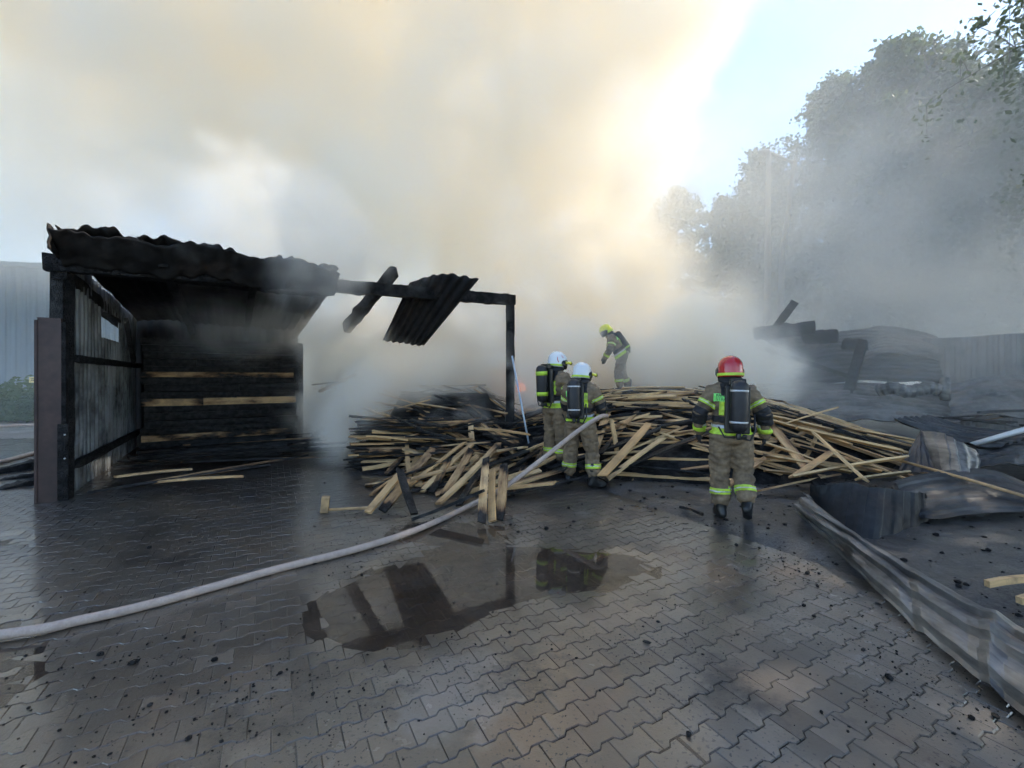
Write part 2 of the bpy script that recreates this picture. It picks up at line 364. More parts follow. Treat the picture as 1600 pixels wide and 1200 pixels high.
m = grid_sheet(-7.6, 4.6, 1.15, 7.2, .03, silt_z, lambda x, y: pave_s(x, y) < S_EDGE + .03 and abs(x) < y * 1.2 + 1.2)
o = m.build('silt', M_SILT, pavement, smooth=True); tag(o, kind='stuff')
m = grid_sheet(-14, 4.6, 7.19, 11.6, .12, lambda x, y: -.006 - dips(x, y) + .002 * nz(x * 3, y * 3), lambda x, y: pave_s(x, y) < S_EDGE + .03 and abs(x) < y * 1.2 + 1.2)
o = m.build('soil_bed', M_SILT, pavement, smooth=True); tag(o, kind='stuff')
m = grid_sheet(-6.4, 2.9, 1.1, 6.6, .3, lambda x, y: WATER_Z, lambda x, y: pave_s(x, y) < S_EDGE - .15 and abs(x) < y * 1.2 + 1.2)
tag(m.build('puddle_water', M_WATER), kind='structure')
# bits of charcoal washed over the paving
ico = bmesh.new(); bmesh.ops.create_icosphere(ico, subdivisions=1, radius=1); iv = [v.co.copy() for v in ico.verts]; iff = [tuple(v.index for v in f.verts) for f in ico.faces]; ico.free()
m = MB(); cl = [(random.uniform(-3.4, 3), random.uniform(1.8, 5.6)) for _ in range(60)]
for i in range(4300):
    if i < 3800: cx, cy_ = random.choice(cl); x, y = cx + random.gauss(0, .26), cy_ + random.gauss(0, .22)
    else: x, y = random.uniform(-5, 4), random.uniform(1.7, 7)
    if pave_s(x, y) > S_EDGE + .6 or y < 1.5: continue
    r = .0026 + .0055 * random.random() ** 3 + (.02 * random.random() ** 2 if random.random() < .04 else 0)
    z = max(-dips(x, y), WATER_Z)
    s3 = (random.uniform(.6, 1.5), random.uniform(.6, 1.2), random.uniform(.4, .9)); rz = random.uniform(0, 6)
    m.add([(x + r * (p.x * s3[0] * math.cos(rz) - p.y * s3[1] * math.sin(rz)) * random.uniform(.75, 1.2), y + r * (p.x * s3[0] * math.sin(rz) + p.y * s3[1] * math.cos(rz)), z + r * .5 + r * p.z * s3[2]) for p in iv], iff)
for i in range(900):                            # coarser rubble on the ash
    x, y = random.uniform(1.5, 8), random.uniform(2.2, 8.5)
    if pave_s(x, y) < S_EDGE: continue
    r = .006 + .022 * random.random() ** 3; z = ash_z(x, y)
    m.add([(x + r * p.x * random.uniform(.6, 1.5), y + r * p.y * random.uniform(.6, 1.4), z + r * p.z * .7 + r * .3) for p in iv], iff)
tag(m.build('charcoal_debris', M_CHAR), 'black charcoal crumbs washed across the wet paving', 'debris', kind='stuff')

# ------------------------------------------------------------------ sheets and timbers
def sheet(name, mat, fn, nu, nv, thick=.004, parent=None, smooth=None):   # fn(u,v) -> point, u and v in 0..1
    m = MB(); vs = [fn(i / nu, j / nv) for j in range(nv + 1) for i in range(nu + 1)]
    m.add(vs, [(j * (nu + 1) + i, j * (nu + 1) + i + 1, (j + 1) * (nu + 1) + i + 1, (j + 1) * (nu + 1) + i) for j in range(nv) for i in range(nu)])
    o = m.build(name, mat, parent, mat in (M_ROOFSHEET,) if smooth is None else smooth)
    md = o.modifiers.new('thickness', 'SOLIDIFY'); md.thickness = thick; md.offset = 0
    return o
def trap(x, amp):                              # trapezoidal rib profile, one rib per unit
    x = x % 1
    return amp * (0 if x < .3 else (x - .3) / .12 if x < .42 else 1 if x < .78 else (.9 - x) / .12 if x < .9 else 0)
def sine(x, amp): return amp * math.sin(2 * math.pi * x)
def timber(name, a, b, wd, th, mat, parent=None, rough=.012, seg=14, roll=0.0, taper=0):   # burnt, uneven beam
    a, b = Vector(a), Vector(b); M = axis_matrix(a, b, roll); L = (b - a).length; m = MB(); vs = []; sd = random.uniform(0, 99)
    ring = [(-.5, -.5), (0, -.52), (.5, -.5), (.52, 0), (.5, .5), (0, .52), (-.5, .5), (-.52, 0)]
    for i in range(seg + 1):
        x = L * i / seg; k = 1 - taper * i / seg
        for q, (y, z) in enumerate(ring):
            d = rough * (nz(x * 6 + sd, q * 1.7, 3) * 1.3 + nz(x * 17 + sd, q * 2.3, 8) * .8)
            vs.append(M @ Vector((x, (y * wd + math.copysign(d, y)) * k, (z * th + math.copysign(d, z)) * k)))
    n = 8
    m.add(vs, [(i * n + j, i * n + (j + 1) % n, (i + 1) * n + (j + 1) % n, (i + 1) * n + j) for i in range(seg) for j in range(n)] + [tuple(range(n - 1, -1, -1)), tuple(seg * n + j for j in range(n))])
    # origin at the start, axes along the timber, so the char pattern follows it
    o = m.build(name, mat, parent); o.data.transform(M.inverted()); o.matrix_local = M
    return o

# ------------------------------------------------------------------ the burnt shed
A = V(-5.95, 5.82, 0); SU = V(.8455, .5337, 0); SV = V(-.5337, .8455, 0)
def S(s, w_, z): return A + SU * s + SV * w_ + V(0, 0, z)
shed = empty('timber_shed', label='burnt open shed with charred roof beam and sooty ribbed left wall', cat='shed')
# brown steel channel post at the front corner
m = MB(); MA = Matrix(((SU.x, SV.x, 0, A.x), (SU.y, SV.y, 0, A.y), (0, 0, 1, 0), (0, 0, 0, 1)))
m.box((-.19, -.1, -.03), (.03, -.085, 2.36), M=MA); m.box((-.19, -.085, -.03), (-.175, .1, 2.36), M=MA); m.box((.015, -.085, -.03), (.03, .1, 2.36), M=MA)
m.box((-.215, -.115, -.03), (-.1905, .11, 2.34), M=MA); m.box((-.19, -.108, 2.3605), (.03, .1, 2.375), M=MA)
o = m.build('steel_post', M_BROWNPOST, shed); tag(o, 'brown painted steel corner post')
m = MB(); m.box((.0, -.125, .0), (.1, -.102, 1.0), M=MA); m.box((.0305, -.1, .0), (.075, .1, 2.33), M=MA); m.build('bracket_plate', M_CHAR, o)
for zz in (.55, .86):
    m = MB(); m.lathe([(.011, 0), (.011, .012), (.006, .016)], MA @ Matrix.Translation((.07, -.125, zz)) @ Matrix.Rotation(R(90), 4, 'X'), 8); m.build('bolt', M_SILVER, o)
timber('post', S(.0, .06, 0), S(.0, .06, 3.02), .17, .15, M_CHAR, shed)
timber('post', S(6.99, .0, 0), S(6.99, 0, 3.16), .17, .17, M_CHAR, shed, .016, 26)
timber('post', S(3.4, 4.9, 0), S(3.4, 4.9, 2.5), .16, .16, M_CHAR, shed)
timber('front_beam', S(-.15, 0, 3.1), S(7.08, 0, 3.27), .16, .2, M_CHAR, shed, .02, 60)
timber('side_beam', S(0, -.05, 2.98), S(-.05, 5.0, 2.66), .14, .16, M_CHAR, shed, .02, 20)
for s_ in (1.1, 2.2, 3.3): timber('rafter', S(s_, -.3, 3.22), S(s_, 5.0, 2.7), .1, .14, M_CHAR, shed, .02, 20)
timber('purlin', S(.1, .5, 3.15), S(3.35, .5, 3.12), .1, .12, M_CHAR, shed, .03, 34)
# roof: separate corrugated sheets, warped by the heat, overhanging the front
def roof_sheet(s0, s1, sd):
    wob = [random.uniform(-.04, .04) for _ in range(4)]
    def fn(u, v):
        s = s0 + (s1 - s0) * u; wv_ = -.56 + 5.5 * v + .34 * fbm(s * 2.6, v * 2, sd, 4) * max(0, 1 - v * 10)
        z = 3.3 - .085 * (wv_) + (.20 * max(0, (.15 - wv_)) ** 1.0 if wv_ < .15 else 0)
        z += wob[0] * math.sin(3 * u + sd) + .14 * fbm(s * .8, wv_ * .9, 4) + sine(s / .155, .014 + .02 * nz(s * 1.4, wv_ * 2, sd)) + .35 * max(0, -wv_) * fbm(s * 1.3, 3, sd) - .03 * s * max(0, .4 - wv_)
        return S(s, wv_, z)
    return sheet('roof_sheet', M_ROOFSHEET, fn, int((s1 - s0) / .155 * 10), 40, .012, shed)
for i, (a, b) in enumerate(((.08, .92), (.86, 1.7), (1.64, 2.55), (2.49, 3.36))): roof_sheet(a, b, i * 3.7)
def front_flap(u, v):                           # the burnt front edge, sagged down over the beam
    s = .04 + 3.34 * u; top = 3.45 - .03 * s * .9 + .14 * fbm(s * .8, -.5, 4) + .18 * fbm(s * 1.3, 3, 2); drop = (.34 + .12 * fbm(s * 1.1, 9, 3, 3)) * v
    return S(s, -.6 + .5 * v + .05 * fbm(s * 2, v * 2, 6), top - .01 - drop + sine(s / .155, (.011 + .012 * nz(s * 1.3, 2, 5)) * (1 - v)) + .05 * nz(s * 6, v * 3, 2) * (.4 + v))
sheet('front_flap', M_ROOFSHEET, front_flap, 230, 14, .014, shed)
def side_flap(u, v): return S(.03 + .03 * nz(u * 3, v * 3), -.6 + .75 * u, 3.47 - .12 * u - (.3 - .05 * u) * v + .02 * nz(u * 7, v * 5, 3))
sheet('side_flap', M_ROOFSHEET, side_flap, 16, 8, .014, shed)
# ribbed wall on the left: sheets in two tiers with a torn window hole
def wall_sheet(w0, w1, z0, z1, off, hole=False):
    def fn(u, v):
        wv_ = w0 + (w1 - w0) * u; z = z0 + (z1 - z0) * v
        return S(.02 + off + trap(wv_ / .21, .035) + .025 * fbm(wv_ * 1.1, z * 1.3, off * 50), wv_, z)
    return sheet('wall_sheet', M_WALLSHEET, fn, int((w1 - w0) / .21 * 14), 8, .003, shed)
wall_sheet(.16, 1.3, 0, 1.3, .0); wall_sheet(1.26, 2.6, 0, 1.3, .006); wall_sheet(2.56, 5.0, 0, 1.3, .0)
wall_sheet(.16, 1.3, 1.27, 3.24, .008); wall_sheet(1.26, 1.95, 1.27, 3.16, .0)
wall_sheet(1.93, 3.35, 1.27, 2.28, .006); wall_sheet(1.93, 3.35, 2.74, 3.1, .006); wall_sheet(3.33, 5.0, 1.27, 3.0, .0)
timber('rail', S(.12, .15, 1.86), S(.14, 4.9, 1.86), .06, .09, M_CHAR, shed); timber('rail', S(.12, .15, .42), S(.14, 4.9, .38), .06, .1, M_CHAR, shed)
timber('brace', S(.2, 2.9, 2.7), S(.2, 3.7, 1.9), .06, .08, M_CHAR, shed)
def backfn(u, v): return S(.0 + 3.4 * u, 5.05 + sine(u * 17, .02), 3.0 * v)
sheet('back_sheet', M_ROOFSHEET, backfn, 140, 6, .006, shed)
# loose burnt pieces hung over the beam
def hang(u, v):
    a, b, c, d = P(640, 442, 8.45), P(748, 436, 8.15), P(598, 532, 9.35), P(662, 540, 9.25)
    p = (a * (1 - u) + b * u) * (1 - v) + (c * (1 - u) + d * u) * v
    n = ((b - a).cross(c - a)).normalized()
    return p + n * (sine(u * 6.5, .03) + .06 * fbm(u * 2, v * 2, 5)) + V(0, 0, .13 * math.sin(math.pi * min(1, u * 1.05)) * (1 - v)) + V(0, 0, .03 * nz(u * 9, v * 3, 1) * (v < .05))
o = sheet('hanging_roof_sheet', M_ROOFSHEET, hang, 70, 26, .012); tag(o, 'scorched corrugated roof sheet hanging over the charred beam', 'roof sheet')
o = timber('hanging_rafter', P(616, 424, 8.05), P(541, 513, 9.35), .12, .2, M_CHAR, None, .03, 18); tag(o, 'charred rafter tipped over the burnt beam beside the hanging sheet', 'rafter')

# ------------------------------------------------------------------ boards
def board_mesh(L, wd, th, sd):
    r = random.Random(sd); m = MB(); n = 4; vs = []
    bow = r.uniform(-.022, .022) * L; cup = r.uniform(-.014, .014) * L
    for i in range(n + 1):
        x = L * i / n; y0 = bow * math.sin(math.pi * i / n); z0 = cup * math.sin(math.pi * i / n); e = .004
        skew = r.uniform(-.7, .7) * wd * .5 if i in (0, n) else 0; wk = r.uniform(.82, 1) if i in (0, n) else r.uniform(.95, 1.03)
        for q, (y, z) in enumerate(((-.5, -.5), (.5, -.5), (.5, .5), (-.5, .5))):
            vs.append((x + skew * y * 2 * (1 if i else 1), y0 + y * wd * wk, z0 + z * th + r.uniform(-.002, .002)))
    m.add(vs, [(i * 4 + j, i * 4 + (j + 1) % 4, (i + 1) * 4 + (j + 1) % 4, (i + 1) * 4 + j) for i in range(n) for j in range(4)] + [(3, 2, 1, 0), tuple(n * 4 + j for j in range(4))])
    return m.mesh('board', M_BOARD)
BOARDS = [board_mesh(L, wd, th, i) for i, (L, wd, th) in enumerate(((1, .1, .024), (1, .12, .026), (1, .085, .03), (1, .14, .024), (1, .11, .032), (1, .095, .022), (1, .07, .045), (1, .105, .026), (1, .125, .03), (1, .09, .024), (1, .115, .025)))]
def board(a, b, char, parent, roll=None, kind=None, wscale=1.0, name='board'):
    me = BOARDS[random.randrange(len(BOARDS)) if kind is None else kind]
    a, b = Vector(a), Vector(b); L = (b - a).length
    if char < .5: char += random.uniform(-.02, .12)
    o = bpy.data.objects.new(name, me); o.matrix_world = axis_matrix(a, b, random.gauss(0, .16) if roll is None else roll) @ Matrix.Diagonal((L, wscale, 1, 1))
    o.color = (char, 0, 0, 1); return link(o, parent)
def debris_mound(name, hf, x0, x1, y0, y1, step, parent):
    m = grid_sheet(x0, x1, y0, y1, step, lambda x, y: hf(x, y) + .05 * fbm(x * 3.1, y * 3.1, 6, 4), lambda x, y: hf(x, y) > -.06)
    o = m.build(name, M_CHAR, parent, smooth=True); return o

# stack of timber standing in the left bay
stack = empty('timber_stack', S(.3, 3.9, 0), label='tall stack of charred timber planks inside the shed bay', cat='timber stack')
zc = .08; course = 0
while zc < 2.32:
    h = random.choice((.15, .15, .16, .14, .12)); cut = [.3, 3.22] if random.random() < .6 else [.3, random.uniform(1.2, 2.4), 3.22]
    ch = random.uniform(1.1, 1.4)
    for q in range(len(cut) - 1):
        c2 = ch
        if course in (1,) and q == 0: c2 = .5
        if course in (6, ): c2 = .38
        if course in (10,): c2 = .46
        jut = random.uniform(-.03, .03); l0, l1 = cut[q] + (random.uniform(-.03, .05) if q == 0 else .006), cut[q + 1] + (random.uniform(-.05, .06) if q == len(cut) - 2 else 0)
        a, b = S(l0, 3.9 + jut + .3, zc + h / 2 + random.uniform(-.004, .004)), S(l1, 3.9 + jut + .3 + random.uniform(-.015, .015), zc + h / 2 - random.uniform(0, .012))
        o = timber('plank', a, b, .6, h - .012, M_BOARD, None, .006, 10); o.parent = stack; o.matrix_parent_inverse = Matrix.Translation(-stack.location); o.color = (c2, 0, 0, 1)
    zc += h; course += 1
# boards strewn flat over the shed floor
fl = empty('strewn_boards', S(1.9, 2.4, 0), label='long thin boards strewn flat over the sooty shed floor', cat='boards')
def unroot(o, root): o.parent = root; o.matrix_parent_inverse = Matrix.Translation(-root.location); return o
for i in range(44):
    s0 = random.uniform(.15, 1.6); L = random.uniform(1.2, 2.9); w0 = random.uniform(1.55, 3.6); sl = random.gauss(-.1, .16)
    unroot(board(S(s0, w0, .03 + .0045 * i + random.uniform(0, .05)), S(s0 + L, w0 + sl * L, .03 + .0045 * i + random.uniform(0, .06)), random.choice((.98, .9, .8, .66, .48)), None, kind=random.choice((2, 5, 6, 0)), wscale=.7), fl)
for (x1, y1, x2, y2) in ((150, 768, 478, 712), (190, 762, 420, 727), (180, 745, 300, 733), (225, 755, 380, 744)):
    a, b = G(x1, y1, .2), G(x2, y2, .22); unroot(board(a, b, .42, None, kind=2, wscale=.75), fl)

# the heap spilling out of the right-hand bay
heap = empty('board_heap', (-1.5, 8.2, 0), label='heap of burnt and pale boards spilling out beside the charred post', cat='board heap')
def H1(x, y):
    k = min(1, max(0, (x + 3.0) / .5)) * min(1, max(0, (.35 - x) / .9)) * min(1, max(0, (y - 7.75) / 2.4 + .12)) * min(1, max(0, (13 - y) / 1.5))
    return 1.3 * k - .06
unroot(debris_mound('charred_core', H1, -3.2, .6, 6.9, 13, .08, heap), heap)
for k in range(13):                              # neat courses left standing at the front
    for q in range(4):
        z = .05 + .062 * k; y0 = 7.6 + .04 * k + .2 * q + random.uniform(-.05, .05); x0 = -2.86 + random.uniform(-.07, .1) + .12 * (q > 1); L = random.uniform(1.5, 2.9)
        if q == 0 and random.random() < .25: continue
        yaw = random.gauss(.2, .07)
        pale = random.random() < (.42 if k > 1 else .25)
        unroot(board((x0, y0, z), (x0 + L * math.cos(yaw), y0 + L * math.sin(yaw), z + random.gauss(-.03, .05)), random.uniform(.3, .55) if pale else random.uniform(.8, 1.15), None, roll=random.gauss(0, .05)), heap)
for i in range(60):                              # tossed over the top
    x, y = random.uniform(-2.7, -.1), random.uniform(8.0, 11.5); yaw = random.gauss(-.25, .35); L = random.uniform(1.0, 2.2); dx, dy = L / 2 * math.cos(yaw), L / 2 * math.sin(yaw)
    za, zb = H1(x - dx, y - dy), H1(x + dx, y + dy); zm = max(H1(x, y), .0)
    za, zb = max(za, zm - .25 * L), max(zb, zm - .25 * L)
    unroot(board((x - dx, y - dy, za + .08 + random.uniform(0, .1)), (x + dx, y + dy, zb + .08 + random.uniform(0, .1)), random.choice((1.1, 1., .95, .85, .5, .35)), None), heap)
def zpx(x, y): return 400 + x / 2.6667, 380 + y / 2.6667
spill = [  # lower end, upper end in the zoomed view, rise in depth, char
    (640, 1010, 850, 845, .9, .3), (690, 1035, 885, 852, .95, .32), (600, 1000, 735, 860, .8, .4), (760, 1085, 985, 862, 1.0, .3), (845, 1092, 955, 925, .8, .62), (465, 1122, 590, 972, .7, .28),
    (525, 1115, 625, 985, .6, .34), (780, 1050, 890, 870, .9, .38), (605, 945, 768, 855, .5, .4), (598, 922, 555, 850, .3, .42), (618, 862, 655, 782, .4, .7), (910, 925, 895, 752, .55, .3),
    (940, 1165, 958, 912, .9, .34), (985, 1158, 985, 955, .8, .3), (1012, 1152, 1032, 925, .9, .36), (985, 950, 1012, 835, .5, .55), (660, 1128, 602, 952, .6, 1.1), (650, 1152, 925, 1040, .2, 1.05),
    (730, 1040, 800, 905, .7, .5), (545, 960, 640, 870, .6, .5), (480, 1050, 560, 990, .4, .5), (455, 1010, 545, 1000, .1, .45), (640, 965, 700, 850, .6, .4), (1040, 985, 1045, 930, .4, .45)]
for (x1, y1, x2, y2, dd, ch) in spill:
    p1, p2 = zpx(x1, y1), zpx(x2, y2); a = G(*p1, .03); b = P(*p2, a.y + dd)
    if b.z < .02: b = G(*p2, .03)
    ext = (b - a) * random.uniform(.0, .12)
    unroot(board(a, b + ext, ch, None, kind=random.choice((0, 1, 4, 5)), roll=random.gauss(0, .3)), heap)
for (x1, y1, x2, y2, ch) in ((487, 695, 530, 594, 1.3), (505, 690, 520, 600, 1.3)):
    unroot(board(G(x1, y1, .0), P(x2, y2, G(x1, y1).y + .4), ch, None, kind=6, wscale=1.6), heap)
for i in range(46):                              # stubs of the burnt courses and boards across the heap's face
    x = random.uniform(-2.75, -.5); y = random.uniform(7.5, 8.3); z = random.uniform(.04, .85) * min(1, (y - 7.25) / .8); L = random.uniform(.5, 1.4); yaw = random.gauss(.05, .3)
    unroot(board((x, y - .12, z), (x + L * math.cos(yaw), y - .12 + L * math.sin(yaw), z + random.gauss(-.04, .1)), random.choice((.3, .36, .45, .6, 1.1, 1.2, 1.3)), None), heap)
for i in range(44):                              # more of the spill under and between
    a = G(random.uniform(575, 800), random.uniform(728, 775), .03); yaw = random.gauss(.85, .45); L = random.uniform(.9, 1.7)
    unroot(board(a, a + V(L * math.cos(yaw), L * math.sin(yaw), random.uniform(.02, .26) * L), random.choice((.28, .32, .36, .45, 1.0, 1.2)), None), heap)
for (x1, y1, d1, x2, y2, d2, ch) in ((580, 602, 10.2, 668, 640, 9.4, .3), (572, 626, 9.6, 672, 645, 9.2, .34), (585, 612, 9.9, 660, 635, 9.3, .32), (570, 638, 9.2, 650, 662, 8.6, .4), (672, 672, 8.4, 752, 652, 8.8, .42),
                                     (612, 650, 8.2, 702, 692, 7.7, 1.1), (545, 650, 8.0, 640, 662, 8.2, .5), (500, 612, 9.4, 556, 585, 10.4, .4), (488, 601, 9.6, 540, 597, 9.8, 1.1), (520, 608, 10, 534, 574, 10.3, 1.1)):
    unroot(board(P(x1, y1, d1), P(x2, y2, d2), ch, None, kind=random.choice((0, 1, 4))), heap)
timb = [((470, 705), (500, 670)), ((480, 700), (530, 640))]
for (p1, p2) in timb: unroot(board(G(*p1, .05), P(*p2, G(*p1).y + .9), 1.1, None, kind=6), heap)

# the big spread of boards on the right
pile = empty('board_pile', (3.3, 9, 0), label='wide collapsed pile of pale boards behind the red-helmeted firefighter', cat='board pile')
def H2(x, y):
    e = ((x - 3.5) / 4.6) ** 2 + ((y - 10.6) / 4.1) ** 2
    return 1.28 * max(0, 1 - e) ** .75 - .08 if e < 1 else -.08
unroot(debris_mound('charred_core', H2, -1.2, 8.3, 6.4, 14.8, .1, pile), pile)
n = 0
while n < 270:
    if n < 150: x, y = random.uniform(.6, 7.6), random.uniform(6.7, 9.8)
    else: x, y = random.uniform(-.4, 7.4), random.uniform(9, 12.5)
    if H2(x, y) < -.02: continue
    L = random.uniform(1.1, 2.7); yaw = random.gauss(-.3 if x > 3.4 else -.04, .3) if random.random() < .82 else random.uniform(-1.4, 1.4)
    dx, dy = L / 2 * math.cos(yaw), L / 2 * math.sin(yaw); zm = max(0, H2(x, y))
    za, zb = max(0, H2(x - dx, y - dy), zm - .2 * L), max(0, H2(x + dx, y + dy), zm - .2 * L)
    r = random.random(); ch = random.uniform(.22, .42) if r < .68 else random.uniform(.5, .75) if r < .74 else random.uniform(1.0, 1.3)
    lift = random.uniform(.03, .17)
    unroot(board((x - dx, y - dy, za + lift + random.uniform(-.03, .06)), (x + dx, y + dy, zb + lift + random.uniform(-.03, .06)), ch, None), pile); n += 1
for (x1, y1, d1, x2, y2, d2, ch, kd) in ((1272, 676, 6.6, 1352, 750, 5.7, .24, 3), (1186, 767, 5.95, 1312, 741, 6.2, .26, 0), (1240, 744, 6.0, 1414, 714, 6.3, .25, 1), (1022, 744, 7.0, 1096, 704, 7.3, .25, 1), (955, 655, 7.5, 967, 735, 7.2, .3, 0),
                                         (1000, 716, 7.3, 1092, 698, 7.4, .28, 0), (1225, 662, 7.6, 1308, 637, 8.2, .3, 0), (1245, 668, 7.2, 1412, 705, 6.6, .27, 4), (1180, 650, 7.8, 1330, 695, 7.0, .3, 1), (1195, 735, 6.5, 1290, 745, 6.3, .35, 0),
                                         (1240, 745, 6.0, 1300, 705, 6.6, .3, 3), (1340, 748, 5.9, 1420, 738, 6.1, .3, 0), (1190, 690, 7.0, 1275, 720, 6.6, .35, 0), (960, 690, 7.7, 1090, 700, 7.4, .28, 4), (965, 712, 7.5, 1040, 702, 7.6, .3, 0),
                                         (1150, 640, 8.2, 1300, 672, 7.6, .26, 1), (1010, 645, 8.6, 1140, 668, 8.0, .3, 0), (940, 628, 9.0, 1090, 640, 8.6, .3, 1), (985, 752, 6.85, 1010, 728, 7.2, .35, 0), (1300, 665, 7.4, 1440, 690, 7.0, .3, 0), (1195, 712, 6.8, 1330, 738, 6.2, .3, 1)):
    unroot(board(P(x1, y1, d1), P(x2, y2, d2), ch, None, kind=kd, roll=random.gauss(-.35, .15)), pile)
# single boards lying apart
for (x1, y1, z1, x2, y2, z2, lab) in ((1542, 912, .1, 1640, 903, .12, 'pale stick lying on the ash at the frame edge behind the long sheet'), (1592, 938, .06, 1660, 930, .06, 'short pale stick end on the ash below the other stick')):
    a, b = G(x1, y1, z1), G(x2, y2, z2); o = board(a, b, .25, None, kind=6, name='loose_stick', wscale=.6); tag(o, lab, 'stick', 'loose sticks on the ash')
a, b = P(1400, 718, 6.4), P(1640, 787, 4.9); m = MB(); m.tube([a, a.lerp(b, .5) + V(0, 0, .01), b], .02, 7)
tag(m.build('long_batten', M_PALEWOOD, smooth=True), 'long pale batten sloping across the twisted sheets', 'batten')
a, b = P(1508, 698, 7.6), P(1640, 660, 7.0); m = MB(); m.tube([a, a.lerp(b, .5), b], .045, 8); tag(m.build('pale_tube', M_SILVER, smooth=True), 'pale metal tube slanting up behind the crumpled grey sheet', 'tube')
m = MB(); M = axis_matrix(G(1095, 802), G(1135, 812)); 
o = board(G(1062, 792, .03), G(1098, 804, .03), .55, None, kind=2, name='wood_splinter', wscale=.5); tag(o, 'thin wood splinter on wet ash by the red helmeted man', 'splinter')

# wooden mallet on the paving
mal = empty('wooden_mallet', G(515, 800), label='worn wooden mallet lying on the dark paving beside the board heap', cat='mallet')
a, b = P(508, 797, 5.25), G(568, 794, .06); M = axis_matrix(a, b)
m = MB(); m.tube([M @ V(.02, 0, 0), M @ V(.25, 0, .003), M @ V((b - a).length + .05, .005, 0)], [.017, .016, .019], 8); unroot(m.build('handle', M_PALEWOOD, None, True), mal)
m = MB(); m.box((-.045, -.045, -.095), (.045, .045, .095), M=Matrix.Translation((a.x, a.y, .097)) @ Matrix.Rotation(.3, 4, 'Z') @ Matrix.Rotation(.09, 4, 'Y')); o = unroot(m.build('head', M_PALEWOOD, None), mal)
bv = o.modifiers.new('edge', 'BEVEL'); bv.width = .009; bv.segments = 2

# ------------------------------------------------------------------ twisted sheets and wreckage on the right
def lerp_path(pts, t):
    k = t * (len(pts) - 1); i = min(int(k), len(pts) - 2); f = k - i
    p0, p1, p2, p3 = pts[max(i - 1, 0)], pts[i], pts[i + 1], pts[min(i + 2, len(pts) - 1)]
    return .5 * ((2 * p1) + (-p0 + p2) * f + (2 * p0 - 5 * p1 + 4 * p2 - p3) * f * f + (-p0 + 3 * p1 - 3 * p2 + p3) * f ** 3)
lowp = [G(1252, 808, .0), G(1300, 862, .0), G(1400, 962, .0), G(1490, 1042, .0), G(1610, 1142, .0), V(2.25, 1.2, 0)]
uppp = [P(1254, 775, 4.95), P(1316, 826, 4.25), P(1398, 882, 3.6), P(1480, 930, 3.05), P(1605, 1000, 2.58), V(2.85, 1.35, .15)]
def longsheet(u, v):                              # u across, v along
    a, b = lerp_path(lowp, v), lerp_path(uppp, v); p = a.lerp(b, u)
    n = (b - a).cross(lerp_path(lowp, min(1, v + .02)) - lerp_path(lowp, max(0, v - .02))).normalized()
    if n.z < 0: n = -n
    bulge = .07 * math.sin(math.pi * u) * (.8 + .2 * math.sin(v * 7 + 1))
    dent = .022 * abs(nz(v * 9, u * 1.5, 3)) - .03 * max(0, 1 - abs(v - .46) * 26) * (1 - u) + .022 * max(0, 1 - abs(v - .3 + u * .05) * 30) + .03 * max(0, 1 - abs(v - .72 - u * .04) * 30)
    return p + n * (bulge + trap(u * 3.0 + .1, .038) + dent + .02 * fbm(u * 3, v * 6, 9)) + V(0, 0, .045)
o = sheet('long_steel_sheet', M_STEELSHEET, longsheet, 66, 130, .0025); tag(o, 'long bent ribbed steel sheet lying along the paving edge', 'metal sheet')
M_SOOTSHEET = m_sheet('sooty_black_sheet', (.018, .02, .022), (.05, .053, .057), soot=.5, rust=.3, metal=0, rough=.6)
def curved(u, v):
    pts = [G(1262, 800), G(1300, 830, 0), G(1362, 842, 0), G(1432, 822, 0), G(1458, 800, 0)]; tp = [P(1266, 758, 5.0), P(1318, 755, 4.9), P(1372, 762, 4.8), P(1432, 768, 4.9), P(1445, 772, 5.2)]
    a, b = lerp_path(pts, u), lerp_path(tp, u); p = a.lerp(b, v)
    return p + V(.1, -1, 0).normalized() * (trap(u * 9, .022) + .03 * fbm(u * 4, v * 2, 2)) + V(0, 0, v * .05 * fbm(u * 5, 1, 7))
o = sheet('curved_dark_sheet', M_SOOTSHEET, curved, 120, 10, .0025); tag(o, 'blackened ribbed sheet standing in a curve behind the long sheet', 'metal sheet')
def flat1(u, v):
    a, b, c, d = P(1418, 762, 5.3), P(1660, 742, 5.8), P(1448, 818, 4.75), P(1660, 806, 4.6)
    b2 = P(1545, 736, 6.2)
    top = lerp_path([P(1395, 752, 5.5), P(1470, 742, 5.9), P(1560, 736, 6.1), P(1660, 775, 5.2)], u); bot = lerp_path([P(1440, 812, 4.8), P(1465, 818, 4.75), P(1540, 800, 4.9), P(1660, 790, 4.9)], u)
    p = top.lerp(bot, v)
    return p + V(0, 0, trap(v * 4.2, .022) + .03 * fbm(u * 3, v * 3, 4) + .05 * math.sin(u * 5))
o = sheet('sloping_ribbed_sheet', M_DARKSHEET, flat1, 30, 64, .0025); tag(o, 'grey ribbed sheet sloping down beside the curved dark sheet', 'metal sheet')
def crump(u, v):
    top = lerp_path([P(1438, 674, 6.9), P(1470, 676, 6.6), P(1500, 690, 6.4), P(1530, 708, 6.6)], u); bot = lerp_path([P(1462, 735, 6.3), P(1480, 742, 6.0), P(1510, 740, 5.9), P(1532, 735, 6.2)], u)
    p = top.lerp(bot, v); return p + V(-.1, -1, .2) * (sine(u * 6, .022) + .06 * fbm(u * 3, v * 3, 8))
o = sheet('crumpled_pale_sheet', M_STEELSHEET, crump, 60, 16, .0025); tag(o, 'crumpled pale corrugated sheet propped like a tent', 'metal sheet')
